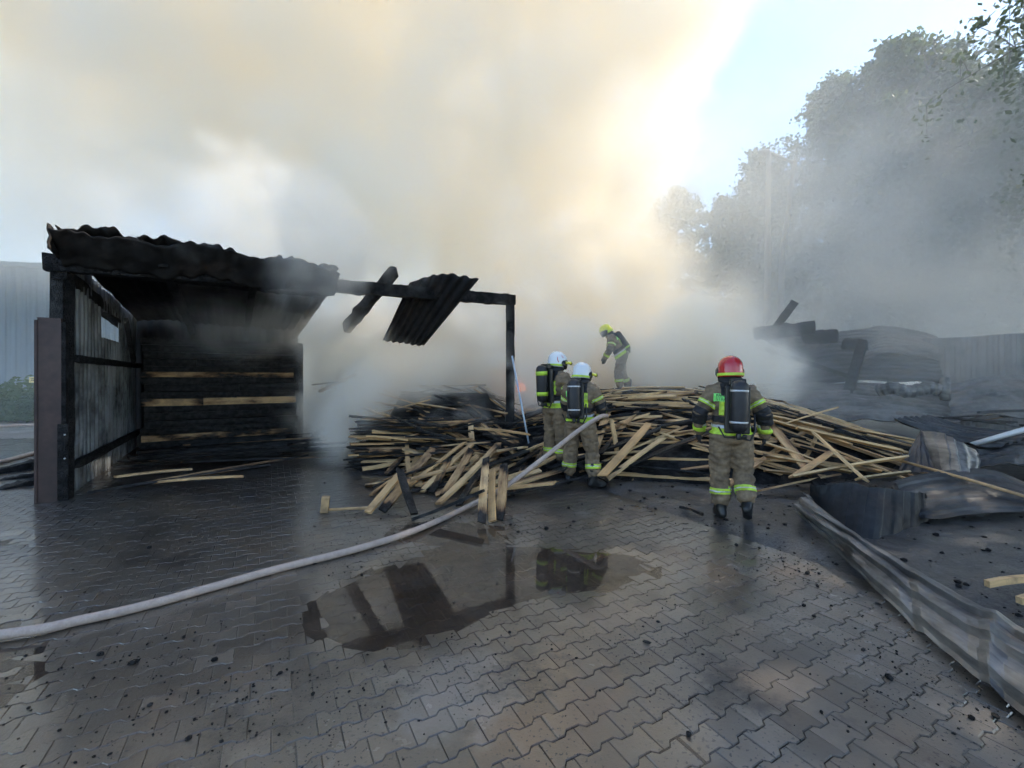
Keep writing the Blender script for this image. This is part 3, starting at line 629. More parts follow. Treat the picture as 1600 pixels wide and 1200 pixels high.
def crump2(u, v):
    top = P(1438, 672, 6.9).lerp(P(1440, 674, 6.95), u); bot = P(1402, 738, 6.3).lerp(P(1462, 738, 6.2), u)
    p = top.lerp(bot, v); return p + V(0, -1, .2) * (sine(u * 4, .02) * v + .05 * fbm(u * 3, v * 3, 3))
o = sheet('scorched_tent_sheet', M_DARKSHEET, crump2, 44, 16, .0025); tag(o, 'scorched brownish sheet forming the other flank of the tent shape', 'metal sheet')
def slab(name, lab, cor, nrib, mat, sd, amp=.045, bend=.15, ribs_u=True, warp=.11):
    a, b, c, d = cor
    def fn(u, v):
        p = a.lerp(b, u).lerp(c.lerp(d, u), v); n = (b - a).cross(c - a).normalized()
        return p + n * (trap((u if ribs_u else v) * nrib, amp) + warp * (fbm(u * 2, v * 2, sd) + 1.2 * abs(nz(u * 3.3 + v * 1.5, v * 2.6, sd + 5)))) + V(0, 0, bend * math.sin(math.pi * (v if ribs_u else u)))
    o = sheet(name, mat, fn, nrib * 9 if ribs_u else 24, 12 if ribs_u else nrib * 9, .003); return tag(o, lab, 'metal sheet')
M_GREYSHEET = m_sheet('ash_grey_sheet', (.09, .085, .083), (.2, .19, .18), soot=.4, rust=.5, metal=.1, rough=.7)
slab('fallen_roof_sheet', 'fallen sheet curling up at the frame edge behind the tent', (P(1395, 652, 8.2), P(1450, 645, 8.6), P(1560, 690, 7.2), P(1640, 672, 7.6)), 6, M_DARKSHEET, 2, bend=-.12, ribs_u=True)
slab('fallen_roof_sheet', 'fallen sheet lying across the middle of the wreckage', (P(1180, 600, 12), P(1480, 610, 11.5), P(1245, 660, 9.5), P(1500, 668, 9.2)), 10, M_GREYSHEET, 5, ribs_u=False)
slab('fallen_roof_sheet', 'collapsed roof slope below the burnt rolls', (P(1200, 528, 14), P(1450, 520, 13.5), P(1215, 610, 12), P(1480, 600, 11.5)), 12, M_DARKSHEET, 8, ribs_u=False, bend=.2)
slab('fallen_roof_sheet', 'pale collapsed sheet against the ribbed fence', (P(1330, 515, 14), P(1465, 525, 13.5), P(1350, 560, 12.4), P(1470, 562, 12.2)), 8, M_GREYSHEET, 11, ribs_u=False, bend=.2)
slab('fallen_roof_sheet', 'low sheet lying under the ribbed fence', (P(1480, 600, 11), P(1660, 590, 11), P(1490, 660, 9.3), P(1660, 655, 9.2)), 7, M_GREYSHEET, 14, ribs_u=False)
slab('fallen_roof_sheet', 'dark sheet lying behind the pale metal tube', (P(1490, 680, 8), P(1660, 675, 8), P(1500, 730, 6.6), P(1660, 725, 6.6)), 6, M_DARKSHEET, 17, ribs_u=False, bend=.05)
def fence(u, v):
    a, b = P(1440, 0, 13.2), P(1760, 0, 10.5); p = a.lerp(b, u); x = (b - a).length * u
    return V(p.x, p.y, 2.75 * v + .12 * fbm(u * 3, 1, 2) * v) + V(-.3, -1, 0).normalized() * (trap(x / .25, .04) + .06 * fbm(u * 3, v * 2, 3))
o = sheet('ribbed_fence', M_GREYSHEET, fence, 260, 8, .003); tag(o, 'standing grey ribbed metal fence at the edge of the wreckage', 'fence')
for i, (p1, d1, p2, d2, r, lab) in enumerate((((1178, 522), 13.2, (1272, 512), 12.6, .2, 'thick burnt roof roll with dark end below the raised timber'), ((1255, 528), 13, (1308, 525), 12.4, .2, 'shorter burnt roll beside the thick roll'), ((1318, 537), 12.6, (1352, 538), 12.2, .16, 'small burnt roll end at the middle of the wreck'))):
    a, b = P(*p1, d1), P(*p2, d2); m = MB(); k = 9
    m.tube([a.lerp(b, q / k) + V(0, 0, .05 * nz(q * .7, i)) for q in range(k + 1)], [r * (1 + .15 * nz(q * .9, i, 4)) for q in range(k + 1)], 14, jit=.06)
    tag(m.build('burnt_roll', M_ROOFSHEET, smooth=True), lab, 'roll')
tag(timber('raised_timber', P(1212, 512, 13), P(1242, 472, 12.8), .2, .2, M_CHAR), 'charred timber end sticking up out of the wreckage', 'timber')
tag(timber('slanted_post', P(1318, 640, 10.8), P(1348, 535, 12), .2, .16, M_CHAR), 'charred post slanting up through the fallen sheets', 'post')
tag(timber('far_beam', P(985, 533, 16), P(1100, 531, 15.5), .2, .16, M_CHAR), 'level charred beam in the smoke behind the yellow helmet', 'beam')
tag(timber('loose_burnt_plank', P(1195, 545, 12.5), P(1330, 590, 11.5), .3, .1, M_CHAR), 'charred plank lying across the collapsed roof slope', 'plank')
wr = empty('debris_heap', (7.5, 11, 0), label='scatter of charred planks over the fallen roof sheets', cat='debris')
for i in range(46):
    px = random.uniform(1190, 1640); d = random.uniform(8.2, 13.5); py = 605 + (13.5 - d) * 15 + random.uniform(-25, 12); a = P(px, py, d)
    if a.z < .1: a.z = .1
    L = random.uniform(.5, 1.8); yaw = random.uniform(-.6, .6); unroot(board(a, a + V(L * math.cos(yaw), L * math.sin(yaw), random.gauss(0, .12) * L), random.choice((1.3, 1.2, 1.1, .7, .45)), None, wscale=random.uniform(.8, 1.8), name='plank'), wr)
# tangled pale ducting in the middle of the wreck
m = MB(); pts = [P(1370, 612, 10.5), P(1395, 606, 10.3), P(1420, 612, 10.2), P(1450, 606, 10.1), P(1476, 612, 10)]
m.tube([lerp_path(pts, q / 24) for q in range(25)], [.13 + .025 * (q % 2) for q in range(25)], 12); tag(m.build('crushed_duct', M_STEELSHEET, smooth=False), 'crushed pale ribbed duct lying on the fallen sheets', 'duct')
m = MB(); m.tube([P(1476, 590, 10), P(1477, 625, 9.9)], .09, 10); tag(m.build('pipe_stub', M_STEELSHEET, smooth=True), 'short upright pipe stub at the end of the duct', 'pipe')
# charred trunks on the left behind the steel post
for (p1, d1, p2, d2, r, lab) in (((-30, 748), 7.2, (80, 722), 8.0, .11, 'upper charred log behind the brown steel post'), ((-30, 783), 6.2, (82, 752), 6.8, .13, 'thick lower charred log behind the brown steel post'), ((-30, 760), 6.7, (80, 738), 7.3, .04, 'thin charred pole between the two logs')):
    tag(timber('charred_log', P(p1[0], p1[1], d1), P(p2[0], p2[1], d2), r * 1.6, r * 1.6, M_CHAR, None, .03, 18), lab, 'log', 'charred logs left of the shed')
# hoses
def hose(name, pts, r, lab, mat=M_HOSE, n=90):
    m = MB(); m.tube([lerp_path(pts, q / n) for q in range(n + 1)], r, 14); return tag(m.build(name, mat, smooth=True), lab, 'hose')
HR = .031
hose('fire_hose', [V(-4.6, 2.35, HR), G(0, 992, HR), G(130, 968, HR), G(250, 940, HR), G(430, 890, HR), G(560, 857, HR), G(650, 828, HR), P(720, 797, 5.25), P(790, 760, 5.65), P(850, 715, 5.95), P(905, 672, 6.12), P(936, 652, 6.2), P(948, 650, 6.5)], HR, 'pale canvas fire hose curving across the paving to the firefighter', n=150)
hose('supply_hose', [G(-80, 735, .03), G(0, 722, .03), G(50, 709, .03), G(90, 702, .03), G(130, 695, .03)], .045, 'pale hose lying on the road left of the shed')
hose('road_hose', [G(-60, 668, .03), G(0, 666, .03), G(40, 664, .03), G(100, 662, .03)], .04, 'far thin hose crossing the road by the hangar')
a, b = G(832, 722), P(800, 556, 8.75); m = MB(); m.tube([a, a.lerp(b, .5), b], .018, 8); po = m.build('hook_pole', M_ALU, smooth=True); tag(po, 'thin pale blue pole leaning on the charred post', 'pole')

# ------------------------------------------------------------------ firefighters
_ball = bmesh.new(); bmesh.ops.create_icosphere(_ball, subdivisions=2, radius=1); BALL = [v.co.copy() for v in _ball.verts]; _ball.free()
def hull(bm, *blobs):                            # convex skin round two or more ellipsoids (centre, radius or radii)
    vs = []
    for c, r in blobs:
        r = (r, r, r) if isinstance(r, (int, float)) else r
        vs += [bm.verts.new(Vector(c) + Vector((p.x * r[0], p.y * r[1], p.z * r[2]))) for p in BALL]
    res = bmesh.ops.convex_hull(bm, input=vs)
    junk = [e for e in res['geom_interior'] + res['geom_unused'] if isinstance(e, bmesh.types.BMVert)]
    bmesh.ops.delete(bm, geom=list(set(junk)), context='VERTS')
def fuse(name, bm, voxel, smooth=6, folds=0, fold_size=.09, seed=0, mats=()):
    me = bpy.data.meshes.new('tmp'); bm.to_mesh(me); bm.free(); o = bpy.data.objects.new('tmp', me); C.objects.link(o)
    md = o.modifiers.new('r', 'REMESH'); md.mode = 'VOXEL'; md.voxel_size = voxel
    md = o.modifiers.new('s', 'SMOOTH'); md.iterations = smooth; md.factor = .5
    dg = bpy.context.evaluated_depsgraph_get(); dg.update()
    out = bpy.data.meshes.new_from_object(o.evaluated_get(dg)); out.name = name
    bpy.data.objects.remove(o); bpy.data.meshes.remove(me)
    if folds:
        nr = [v.normal.copy() for v in out.vertices]
        for v, nn in zip(out.vertices, nr):
            c = v.co; q = 1 / fold_size
            f = nz(c.x * q * .8 + seed, c.y * q * .8, c.z * q * 1.5) + .5 * (1 - 2 * abs(nz(c.x * q * 1.1, c.y * q * 1.1 + seed, c.z * q * 2.6)))
            v.co = c + nn * folds * f
    out.materials.clear()
    for m_ in mats: out.materials.append(m_)
    out.polygons.foreach_set('use_smooth', [True] * len(out.polygons)); out.update(); return out
def patch(me, planes, off, mat, name, parent, keep=None):   # piece of the suit cut out by planes (point, normal: keep the back side), lifted off it
    bm = bmesh.new(); bm.from_mesh(me)
    for co, no in planes:
        bmesh.ops.bisect_plane(bm, geom=bm.verts[:] + bm.edges[:] + bm.faces[:], plane_co=co, plane_no=no, clear_outer=True)
    if keep: bmesh.ops.delete(bm, geom=[f for f in bm.faces if not keep(f.calc_center_median())], context='FACES')
    bm.normal_update()
    for v in bm.verts: v.co += v.normal * off
    r = bmesh.ops.extrude_face_region(bm, geom=bm.faces[:]); top = [v for v in r['geom'] if isinstance(v, bmesh.types.BMVert)]
    nr = {v: v.normal.copy() for v in top}
    for v in top: v.co += nr[v] * .004
    for f in bm.faces: f.material_index = 0; f.smooth = True
    bmesh.ops.recalc_face_normals(bm, faces=bm.faces[:])
    m2 = bpy.data.meshes.new(name); bm.to_mesh(m2); bm.free(); m2.materials.clear(); m2.materials.append(mat)
    return link(bpy.data.objects.new(name, m2), parent)
def ring(me, a, b, t0, t1, rmax, off, mat, name, parent):
    a, b = Vector(a), Vector(b); ax = (b - a).normalized(); L = (b - a).length
    def keep(c):
        t = (c - a).dot(ax); return (c - a - ax * t).length < rmax
    return patch(me, [(a + ax * L * t0, -ax), (a + ax * L * t1, ax)], off, mat, name, parent, keep)
def glove(wrist, d, palm_n, thumb_side, parent, curl=.5, mat=None):
    d = Vector(d).normalized(); n = Vector(palm_n); n = (n - d * n.dot(d)).normalized(); s = d.cross(n) * thumb_side; w0 = Vector(wrist)
    bm = bmesh.new()
    hull(bm, (w0 - d * .05, .043), (w0, .034)); hull(bm, (w0, .034), (w0 + d * .05 + s * .025, .021), (w0 + d * .05 - s * .028, .02), (w0 + d * .085 + s * .03, .018), (w0 + d * .085 - s * .032, .017))
    for k, (sp, ln) in enumerate(((.033, .068), (.011, .078), (-.012, .072), (-.034, .056))):
        p = w0 + d * .088 + s * sp; dd = d.copy(); r = .0125 - .0008 * k
        for j in range(3):
            ang = curl * (.5 + .75 * j); dd2 = d * math.cos(ang) + n * math.sin(ang); q = p + dd2 * ln * (.45, .32, .25)[j]
            hull(bm, (p, r), (q, r * .92)); p = q; r *= .93
    p = w0 + d * .03 + s * .035
    for j in range(2):
        q = p + (s * (.7 - .35 * j) + d * .65 + n * (.25 + .4 * curl)).normalized() * (.042, .034)[j]; hull(bm, (p, .0155 - .002 * j), (q, .0135 - .002 * j)); p = q
    me = fuse('glove', bm, .0055, 2, mats=(mat or M_BLACKCLOTH,)); return link(bpy.data.objects.new('glove', me), parent)
def boot(ankle, toe_dir, pitch, parent):
    a = Vector(ankle); t = Vector((toe_dir[0], toe_dir[1], 0)).normalized(); f = t * math.cos(pitch) - V(0, 0, 1) * math.sin(pitch); dn = V(0, 0, -1) * math.cos(pitch) - t * math.sin(pitch)
    bm = bmesh.new(); hull(bm, (a - dn * .2, (.072, .075, .06)), (a, .062)); hull(bm, (a, .062), (a + dn * .06 - f * .045, .046), (a + dn * .06 + f * .08, .044))
    hull(bm, (a + dn * .062 - f * .04, .045), (a + dn * .068 + f * .165, .036), (a + dn * .045 + f * .1, .048))
    hull(bm, (a + dn * .092 - f * .055, .02), (a + dn * .092 + f * .18, .019), (a + dn * .092 + f * .12 + t.cross(V(0, 0, 1)) * .03, .02), (a + dn * .092 + f * .12 - t.cross(V(0, 0, 1)) * .03, .02))
    me = fuse('boot', bm, .011, 4, mats=(M_RUBBER,)); return link(bpy.data.objects.new('boot', me), parent)
def helmet(root, c, fwd, mat, strip=M_LIME, marks=False, lamp=True):
    """shell in a local frame: y forward, z up"""
    f = Vector(fwd).normalized(); s = f.cross(V(0, 0, 1)).normalized(); u = s.cross(f)
    M = Matrix(((s.x, f.x, u.x, c[0]), (s.y, f.y, u.y, c[1]), (s.z, f.z, u.z, c[2]), (0, 0, 0, 1)))
    m = MB(); nu, nv = 36, 14; vs = []
    for j in range(nv + 1):
        v = j / nv
        for i in range(nu):
            a = 2 * math.pi * i / nu; ca, sa = math.cos(a), math.sin(a)     # a=0 is the side, 90 deg the front
            low = -.085 if sa < .25 else -.085 + .1 * min(1, (sa - .25) / .3)  # higher brow at the front
            th = v * math.pi / 2 * 1.0
            z = .150 * math.cos(th) ** .9 if v < 1 else 0
            rr = math.sin(th) ** .82
            if v > .8: k = (v - .8) / .2; z = .150 * math.cos(.8 * math.pi / 2) ** .9 * (1 - k) + low * k; rr = math.sin(.8 * math.pi / 2) ** .82 * (1 - k) + 1.0 * k
            comb = .008 * math.exp(-(ca * rr / .16) ** 2) * (1 if v < .8 else 0)
            vs.append(V(.128 * rr * ca * (1 + .0), .158 * rr * sa - .005, z + comb) )
    m.add([M @ p for p in vs], [(j * nu + i, (j + 1) * nu + i, (j + 1) * nu + (i + 1) % nu, j * nu + (i + 1) % nu) for j in range(nv) for i in range(nu)])
    o = m.build('helmet', mat, root, True); md = o.modifiers.new('t', 'SOLIDIFY'); md.thickness = .006; md.offset = 1
    # reflective strip round the back, side plates, dark visor, nape flap
    m = MB(); n = 22; vs = []
    for i in range(n + 1):
        a = math.pi + math.pi * i / n * 1.0
        for zz in (-.074, -.044): vs.append(M @ V(.139 * math.cos(a), .169 * math.sin(a) - .005, zz))
    m.add(vs, [(2 * i, 2 * i + 1, 2 * i + 3, 2 * i + 2) for i in range(n)]); q = m.build('helmet_strip', strip, o); q.modifiers.new('t', 'SOLIDIFY').thickness = .002
    for sg in (-1, 1):
        m = MB(); m.lathe([(.0, -.002), (.046, 0), (.05, .006), (.04, .016), (.0, .018)], M @ Matrix.Translation((sg * .13, .03, -.03)) @ Matrix.Rotation(R(90 * sg), 4, 'Y'), 18); m.build('side_disc', M_VISOR, o, True)
    m = MB(); vs = []; n = 16
    for i in range(n + 1):
        a = R(20) + R(140) * i / n
        for zz, k in ((.03, 1.02), (-.05, 1.06), (-.11, .98)): vs.append(M @ V(.132 * math.cos(a) * k, .162 * math.sin(a) * k, zz))
    m.add(vs, [(3 * i + q_, 3 * i + q_ + 1, 3 * i + q_ + 4, 3 * i + q_ + 3) for i in range(n) for q_ in (0, 1)]); q = m.build('visor', M_VISOR, o, True); q.modifiers.new('t', 'SOLIDIFY').thickness = .004
    m = MB(); vs = []; n = 20
    for i in range(n + 1):
        a = math.pi * .95 + math.pi * 1.1 * i / n
        for zz, k in ((-.07, .93), (-.13, 1.0), (-.19, 1.16)): vs.append(M @ V(.118 * math.cos(a) * k, .145 * math.sin(a) * k - .005, zz))
    m.add(vs, [(3 * i + q_, 3 * i + q_ + 1, 3 * i + q_ + 4, 3 * i + q_ + 3) for i in range(n) for q_ in (0, 1)]); q = m.build('nape_flap', M_BLACKCLOTH, o, True); q.modifiers.new('t', 'SOLIDIFY').thickness = .008
    if marks:
        for sg in (-1, 1):
            m = MB(); pts = []
            for i in range(15):
                a = R(20) + R(215) * i / 14; y_, z_ = -.035 + .05 * math.cos(a), .035 + .06 * math.sin(a)
                rr = max(.05, 1 - (y_ / .158) ** 2 - (max(0, z_) / .15) ** 2); pts.append(M @ V(sg * (.128 * math.sqrt(rr) + .008), y_, z_))
            m.tube(pts, .006, 6); m.build('curved_mark', M_REDMARK, o, True)
    if lamp:
        m = MB(); m.lathe([(.018, 0), (.02, .02), (.02, .07), (.027, .085), (.027, .11), (.02, .112)], M @ Matrix.Translation((.15, .05, -.015)) @ Matrix.Rotation(R(-90), 4, 'X'), 14); q = m.build('helmet_lamp', M_YELLOW, o, True)
        m = MB(); m.lathe([(.0275, .088), (.0285, .09), (.0285, .108), (.0275, .11)], M @ Matrix.Translation((.15, .05, -.015)) @ Matrix.Rotation(R(-90), 4, 'X'), 14); m.build('lamp_bezel', M_RUBBER, q, True)
    return o
def tank(root, base, axis, back, rad=.088, L=.56, bands=M_SILVER, bandw=.012, bpos=(.2, .8)):
    ax = Vector(axis).normalized(); bk = Vector(back); bk = (bk - ax * bk.dot(ax)).normalized(); sd = ax.cross(bk); b = Vector(base)
    M = Matrix(((bk.x, sd.x, ax.x, b.x), (bk.y, sd.y, ax.y, b.y), (bk.z, sd.z, ax.z, b.z), (0, 0, 0, 1)))
    prof = [(.02, -.01), (rad * .55, .0), (rad * .85, .03), (rad, .075), (rad * 1.01, L * .5), (rad, L - .075), (rad * .88, L - .035), (rad * .6, L - .008), (.02, L)]
    m = MB(); m.lathe(prof, M, 22); t = m.build('air_cylinder', M_TANK, root, True)
    for q in bpos:
        m = MB(); m.lathe([(rad * 1.0, L * q - bandw), (rad * 1.035, L * q - bandw), (rad * 1.035, L * q + bandw), (rad * 1.0, L * q + bandw)], M, 22); m.build('cylinder_band', bands, t, True)
    m = MB(); m.lathe([(.022, -.075), (.026, -.06), (.026, -.02), (.02, 0)], M, 10); m.lathe([(.0, -.06), (.024, -.055), (.024, -.02), (.0, -.015)], M @ Matrix.Translation((0, .06, -.0)), 10)
    m.tube([M @ V(0, 0, -.05), M @ V(0, .06, -.045)], .012, 8); m.build('valve', M_RUBBER, t, True)
    m = MB(); m.box((-rad - .045, -.125, -.02), (-rad * .75, .125, L - .06), M=M); m.box((-rad - .04, -.08, L - .06), (-rad * .6, .08, L + .02), M=M)
    q = m.build('backplate', M_RUBBER, root); bv = q.modifiers.new('b', 'BEVEL'); bv.width = .015; bv.segments = 2
    m = MB(); m.tube([M @ V(-.02, .03, -.06), M @ V(-.03, .12, -.08), M @ V(-.05, .17, .02), M @ V(-.06, .16, .2)], .011, 8); m.tube([M @ V(-.02, -.03, -.06), M @ V(-.03, -.13, -.06), M @ V(-.06, -.19, .05)], .009, 8); m.build('air_line', M_RUBBER, root, True)
    return t
def person(name, J, loc, rz, lab, shell, seed, **k):
    """J: joints in the body's own frame (x right, y forward, z up); a turnout suit with helmet and breathing set"""
    bm = bmesh.new(); pel, wst, chs, nck, hd = (Vector(J[q]) for q in ('pelvis', 'waist', 'chest', 'neck', 'head'))
    hull(bm, (pel + J.get('hem', V(0, 0, -.1)), (.205, .165, .05)), (pel, (.195, .155, .1)), (wst, (.185, .15, .1))); hull(bm, (wst, (.185, .15, .1)), (chs, (.205, .155, .13)))
    hull(bm, (chs, (.2, .15, .13)), (Vector(J['shL']), .092), (Vector(J['shR']), .092)); hull(bm, (Vector(J['shL']), .085), (nck, .085), (Vector(J['shR']), .085)); hull(bm, (nck, .08), (hd, (.085, .1, .11)))
    for s in 'LR':
        hp, kn, an, sh, el, wr = (Vector(J[q + s]) for q in ('hip', 'knee', 'ankle', 'sh', 'el', 'wr'))
        hull(bm, (pel, (.13, .12, .1)), (hp, .132)); hull(bm, (hp, .13), (hp.lerp(kn, .5), .118), (kn, .102)); hull(bm, (kn, .104), (kn.lerp(an, .5), .098), (an + (kn - an) * .28, .1))
        hull(bm, (sh, .09), (sh.lerp(el, .5), .08), (el, .073)); hull(bm, (el, .072), (wr, .058))
    body = fuse('firefighter_suit', bm, 0.0135, 6, .019, .08, seed, (M_SUIT,))
    root = link(bpy.data.objects.new(name, body)); root.location = loc; root.rotation_euler = (0, 0, rz); tag(root, lab, 'firefighter', 'firefighters in tan suits')
    up = (chs - wst).normalized()
    for s in 'LR':
        kn, an, sh, el, wr = (Vector(J[q + s]) for q in ('knee', 'ankle', 'sh', 'el', 'wr'))
        ring(body, kn, an, .44, .6, .17, .004, M_LIME, 'leg_band', root); ring(body, kn, an, .505, .535, .17, .0075, M_SILVER, 'leg_band', root)
        ring(body, sh, el, .42, .58, .12, .004, M_LIME, 'arm_band', root); ring(body, sh, el, .485, .515, .12, .0075, M_SILVER, 'arm_band', root)
        ring(body, sh, el, .78, 1.05, .12, .004, M_BLACKCLOTH, 'elbow_patch', root); ring(body, el, wr, -.1, .42, .115, .0045, M_BLACKCLOTH, 'elbow_patch', root)
        ring(body, el, wr, .62, .82, .11, .004, M_LIME, 'cuff_band', root)
        boot(an, J['toe' + s][:2], J['toe' + s][2], root)
        glove(wr, J['hand' + s], J.get('palm' + s, (1 if s == 'L' else -1, .3, 0)), 1 if s == 'R' else -1, root, J.get('curl', .55))
    zc_ = pel + up * .0
    patch(body, [(pel + up * .045, up), (pel - up * .03, -up)], .004, M_LIME, 'waist_band', root, lambda c: (c - pel).length < .3); patch(body, [(pel + up * .075, up), (pel + up * .045, -up)], .004, M_SILVER, 'waist_band', root, lambda c: (c - pel).length < .3)
    patch(body, [(wst + up * .035, up), (wst - up * .035, -up)], .008, M_BLACKCLOTH, 'harness_belt', root, lambda c: (c - wst).length < .27)
    for sx in (-1, 1):                            # braces of lime tape down the back, harness straps over the shoulders
        xa, xb = sorted((sx * .085, sx * .135)); bk = lambda c: (c - (wst + chs) / 2).dot(Vector(J.get('back', (0, -1, 0)))) > .02
        patch(body, [(V(xa, 0, 0), V(-1, 0, 0)), (V(xb, 0, 0), V(1, 0, 0)), (wst + up * .05, -up), (chs + up * .06, up)], .004, M_LIME, 'back_stripe', root, bk)
        xa, xb = sorted((sx * .065, sx * .12)); patch(body, [(V(xa, 0, 0), V(-1, 0, 0)), (V(xb, 0, 0), V(1, 0, 0)), (chs + up * .065, -up), (nck + up * .02, up)], .01, M_BLACKCLOTH, 'harness_strap', root, lambda c: (c - nck).dot(Vector(J.get('back', (0, -1, 0)))) > -.02)
    bk = Vector(J.get('back', (0, -1, 0)))
    lab_p = patch(body, [(V(-.19, 0, 0), V(-1, 0, 0)), (V(-.0, 0, 0), V(1, 0, 0)), (chs - up * .0, -up), (chs + up * .085, up)], .006, M_GREEN, 'back_label', root, lambda c: (c - chs).dot(bk) > .03)
    if k.get('text'):
        bv = BVHTree.FromObject(root, bpy.context.evaluated_depsgraph_get()) if False else None
        for line, zz in (('PAŃSTWOWA', .048), ('STRAŻ', .008)):
            cu = bpy.data.curves.new('label_lettering', 'FONT'); cu.body = line; cu.size = .046; cu.extrude = .0008; cu.align_x = 'LEFT'; cu.materials.append(M_INK)
            t = bpy.data.objects.new('label_lettering', cu); C.objects.link(t); dg = bpy.context.evaluated_depsgraph_get(); me = bpy.data.meshes.new_from_object(t.evaluated_get(dg)); bpy.data.objects.remove(t)
            q = bpy.data.objects.new('label_lettering', me); link(q, lab_p); q.location = V(-.18, chs.y - .176, chs.z + zz); q.rotation_euler = (R(90) - .1, 0, -.12)
    m = MB(); n = 26; pts = [nck + V(.1 * math.cos(2 * math.pi * i / n), .1 * math.sin(2 * math.pi * i / n) + .0, .055 + .02 * math.sin(2 * math.pi * i / n)) for i in range(n + 1)]
    m.tube(pts, .034, 10, cap=False); m.build('collar', M_BLACKCLOTH, root, True)
    helmet(root, hd + V(0, .005, .035), J.get('look', (0, 1, 0)), shell, marks=k.get('marks', False), lamp=k.get('lamp', True))
    tb = Vector(J.get('tank', wst + bk * .265 - up * .06)); tank(root, tb, J.get('tank_axis', up), bk, bands=k.get('bands', M_SILVER), bandw=k.get('bandw', .01), bpos=k.get('bpos', (.2, .8)))
    if k.get('scale'): root.scale = (k['scale'],) * 3
    return root
def stand(**k):
    J = dict(pelvis=V(0, 0, .99), waist=V(0, 0, 1.13), chest=V(0, -.01, 1.33), neck=V(0, .01, 1.5), head=V(0, .04, 1.645), hipL=V(-.1, 0, .9), hipR=V(.1, 0, .9), kneeL=V(-.125, .02, .5), kneeR=V(.125, .02, .5), ankleL=V(-.13, 0, .112), ankleR=V(.13, 0, .112),
             toeL=(-.25, 1, 0), toeR=(.25, 1, 0), shL=V(-.19, 0, 1.42), shR=V(.19, 0, 1.42), elL=V(-.3, -.04, 1.17), elR=V(.3, -.04, 1.17), wrL=V(-.315, .06, .945), wrR=V(.315, .06, .945), handL=(0, .15, -1), handR=(0, .15, -1))
    J.update(k); return J
p = G(1142, 812)
red = stand(kneeR=V(.13, .03, .52), ankleR=V(.14, -.12, .19), toeR=(.3, 1, .55), kneeL=V(-.11, .05, .5), ankleL=V(-.1, .0, .112), wrR=V(.35, .05, .95), elR=V(.325, -.04, 1.18), elL=V(-.33, -.03, 1.18), wrL=V(-.325, .1, .96), look=(-.05, 1, -.05),
            tank=V(.03, -.275, 1.0), tank_axis=(.02, .02, 1))
person('person', red, (p.x, p.y, ash_z(p.x, p.y) + .005), R(-17), 'firefighter in a red helmet and air cylinder walking away over the ash', M_RED, 1, text=True, lamp=False)
p = G(907, 758)
wf = stand(hipL=V(-.11, 0, .9), kneeL=V(-.16, .05, .5), ankleL=V(-.19, .03, .112), kneeR=V(.17, .04, .5), ankleR=V(.2, -.04, .112), toeR=(1, .6, 0), toeL=(-.1, 1, 0), elR=V(.31, .04, 1.17), wrR=V(.27, .24, 1.02), handR=(-.2, .9, -.25), palmR=(-1, -.2, 0), elL=V(-.26, .12, 1.18), wrL=V(-.02, .32, 1.06), handL=(.9, .35, -.2), curl=.95,
           look=(.4, 1, -.12), tank=V(-.03, -.27, 1.03), tank_axis=(-.02, .05, 1), head=V(.01, .06, 1.64))
person('person', wf, (p.x, p.y, -.005), R(-22), 'firefighter in a white helmet holding the fire hose under the arm', M_WHITE, 2)
p = P(868, 600, 7.3)
wb = stand(elR=V(.3, .06, 1.2), wrR=V(.2, .3, 1.1), handR=(-.3, 1, 0), elL=V(-.28, .08, 1.18), wrL=V(-.1, .34, 1.08), handL=(.6, .8, 0), look=(.15, 1, -.08), pelvis=V(0, 0, 1.0), tank=V(-.0, -.27, 1.06), tank_axis=(0, -.05, 1))
person('person', wb, (p.x, p.y, .09), R(-52), 'firefighter in a white helmet with red marks, behind the hose holder', M_WHITE, 3, scale=1.055, marks=True, bands=M_LIME, bandw=.03, bpos=(.22, .78))
# stooping on top of the pile, side on
x_, y_ = 2.78, 11.2; z_ = H2(x_, y_) + .06
ye = dict(pelvis=V(0, 0, .97), waist=V(0, .06, 1.09), chest=V(0, .19, 1.27), neck=V(0, .3, 1.42), head=V(0, .39, 1.53), hipL=V(-.1, .0, .88), hipR=V(.1, 0, .88), kneeL=V(-.12, .1, .5), kneeR=V(.12, -.02, .5), ankleL=V(-.13, .05, .112), ankleR=V(.13, -.2, .112), toeL=(-.1, 1, 0), toeR=(.1, 1, 0),
          shL=V(-.19, .25, 1.36), shR=V(.19, .25, 1.36), elL=V(-.25, .3, 1.08), elR=V(.25, .28, 1.08), wrL=V(-.15, .42, .88), wrR=V(.12, .42, .86), handL=(.1, .3, -1), handR=(-.1, .3, -1), palmL=(1, -.2, 0), palmR=(-1, -.2, 0), back=(0, -.82, .57), look=(0, 1, -.62), tank=V(0, -.18, 1.07), tank_axis=(0, .56, .83))
person('person', ye, (x_, y_, z_), R(83), 'firefighter in a yellow helmet stooping on top of the board pile', M_YELLOW, 4, lamp=False, bands=M_LIME, bandw=.02, bpos=(.16,))

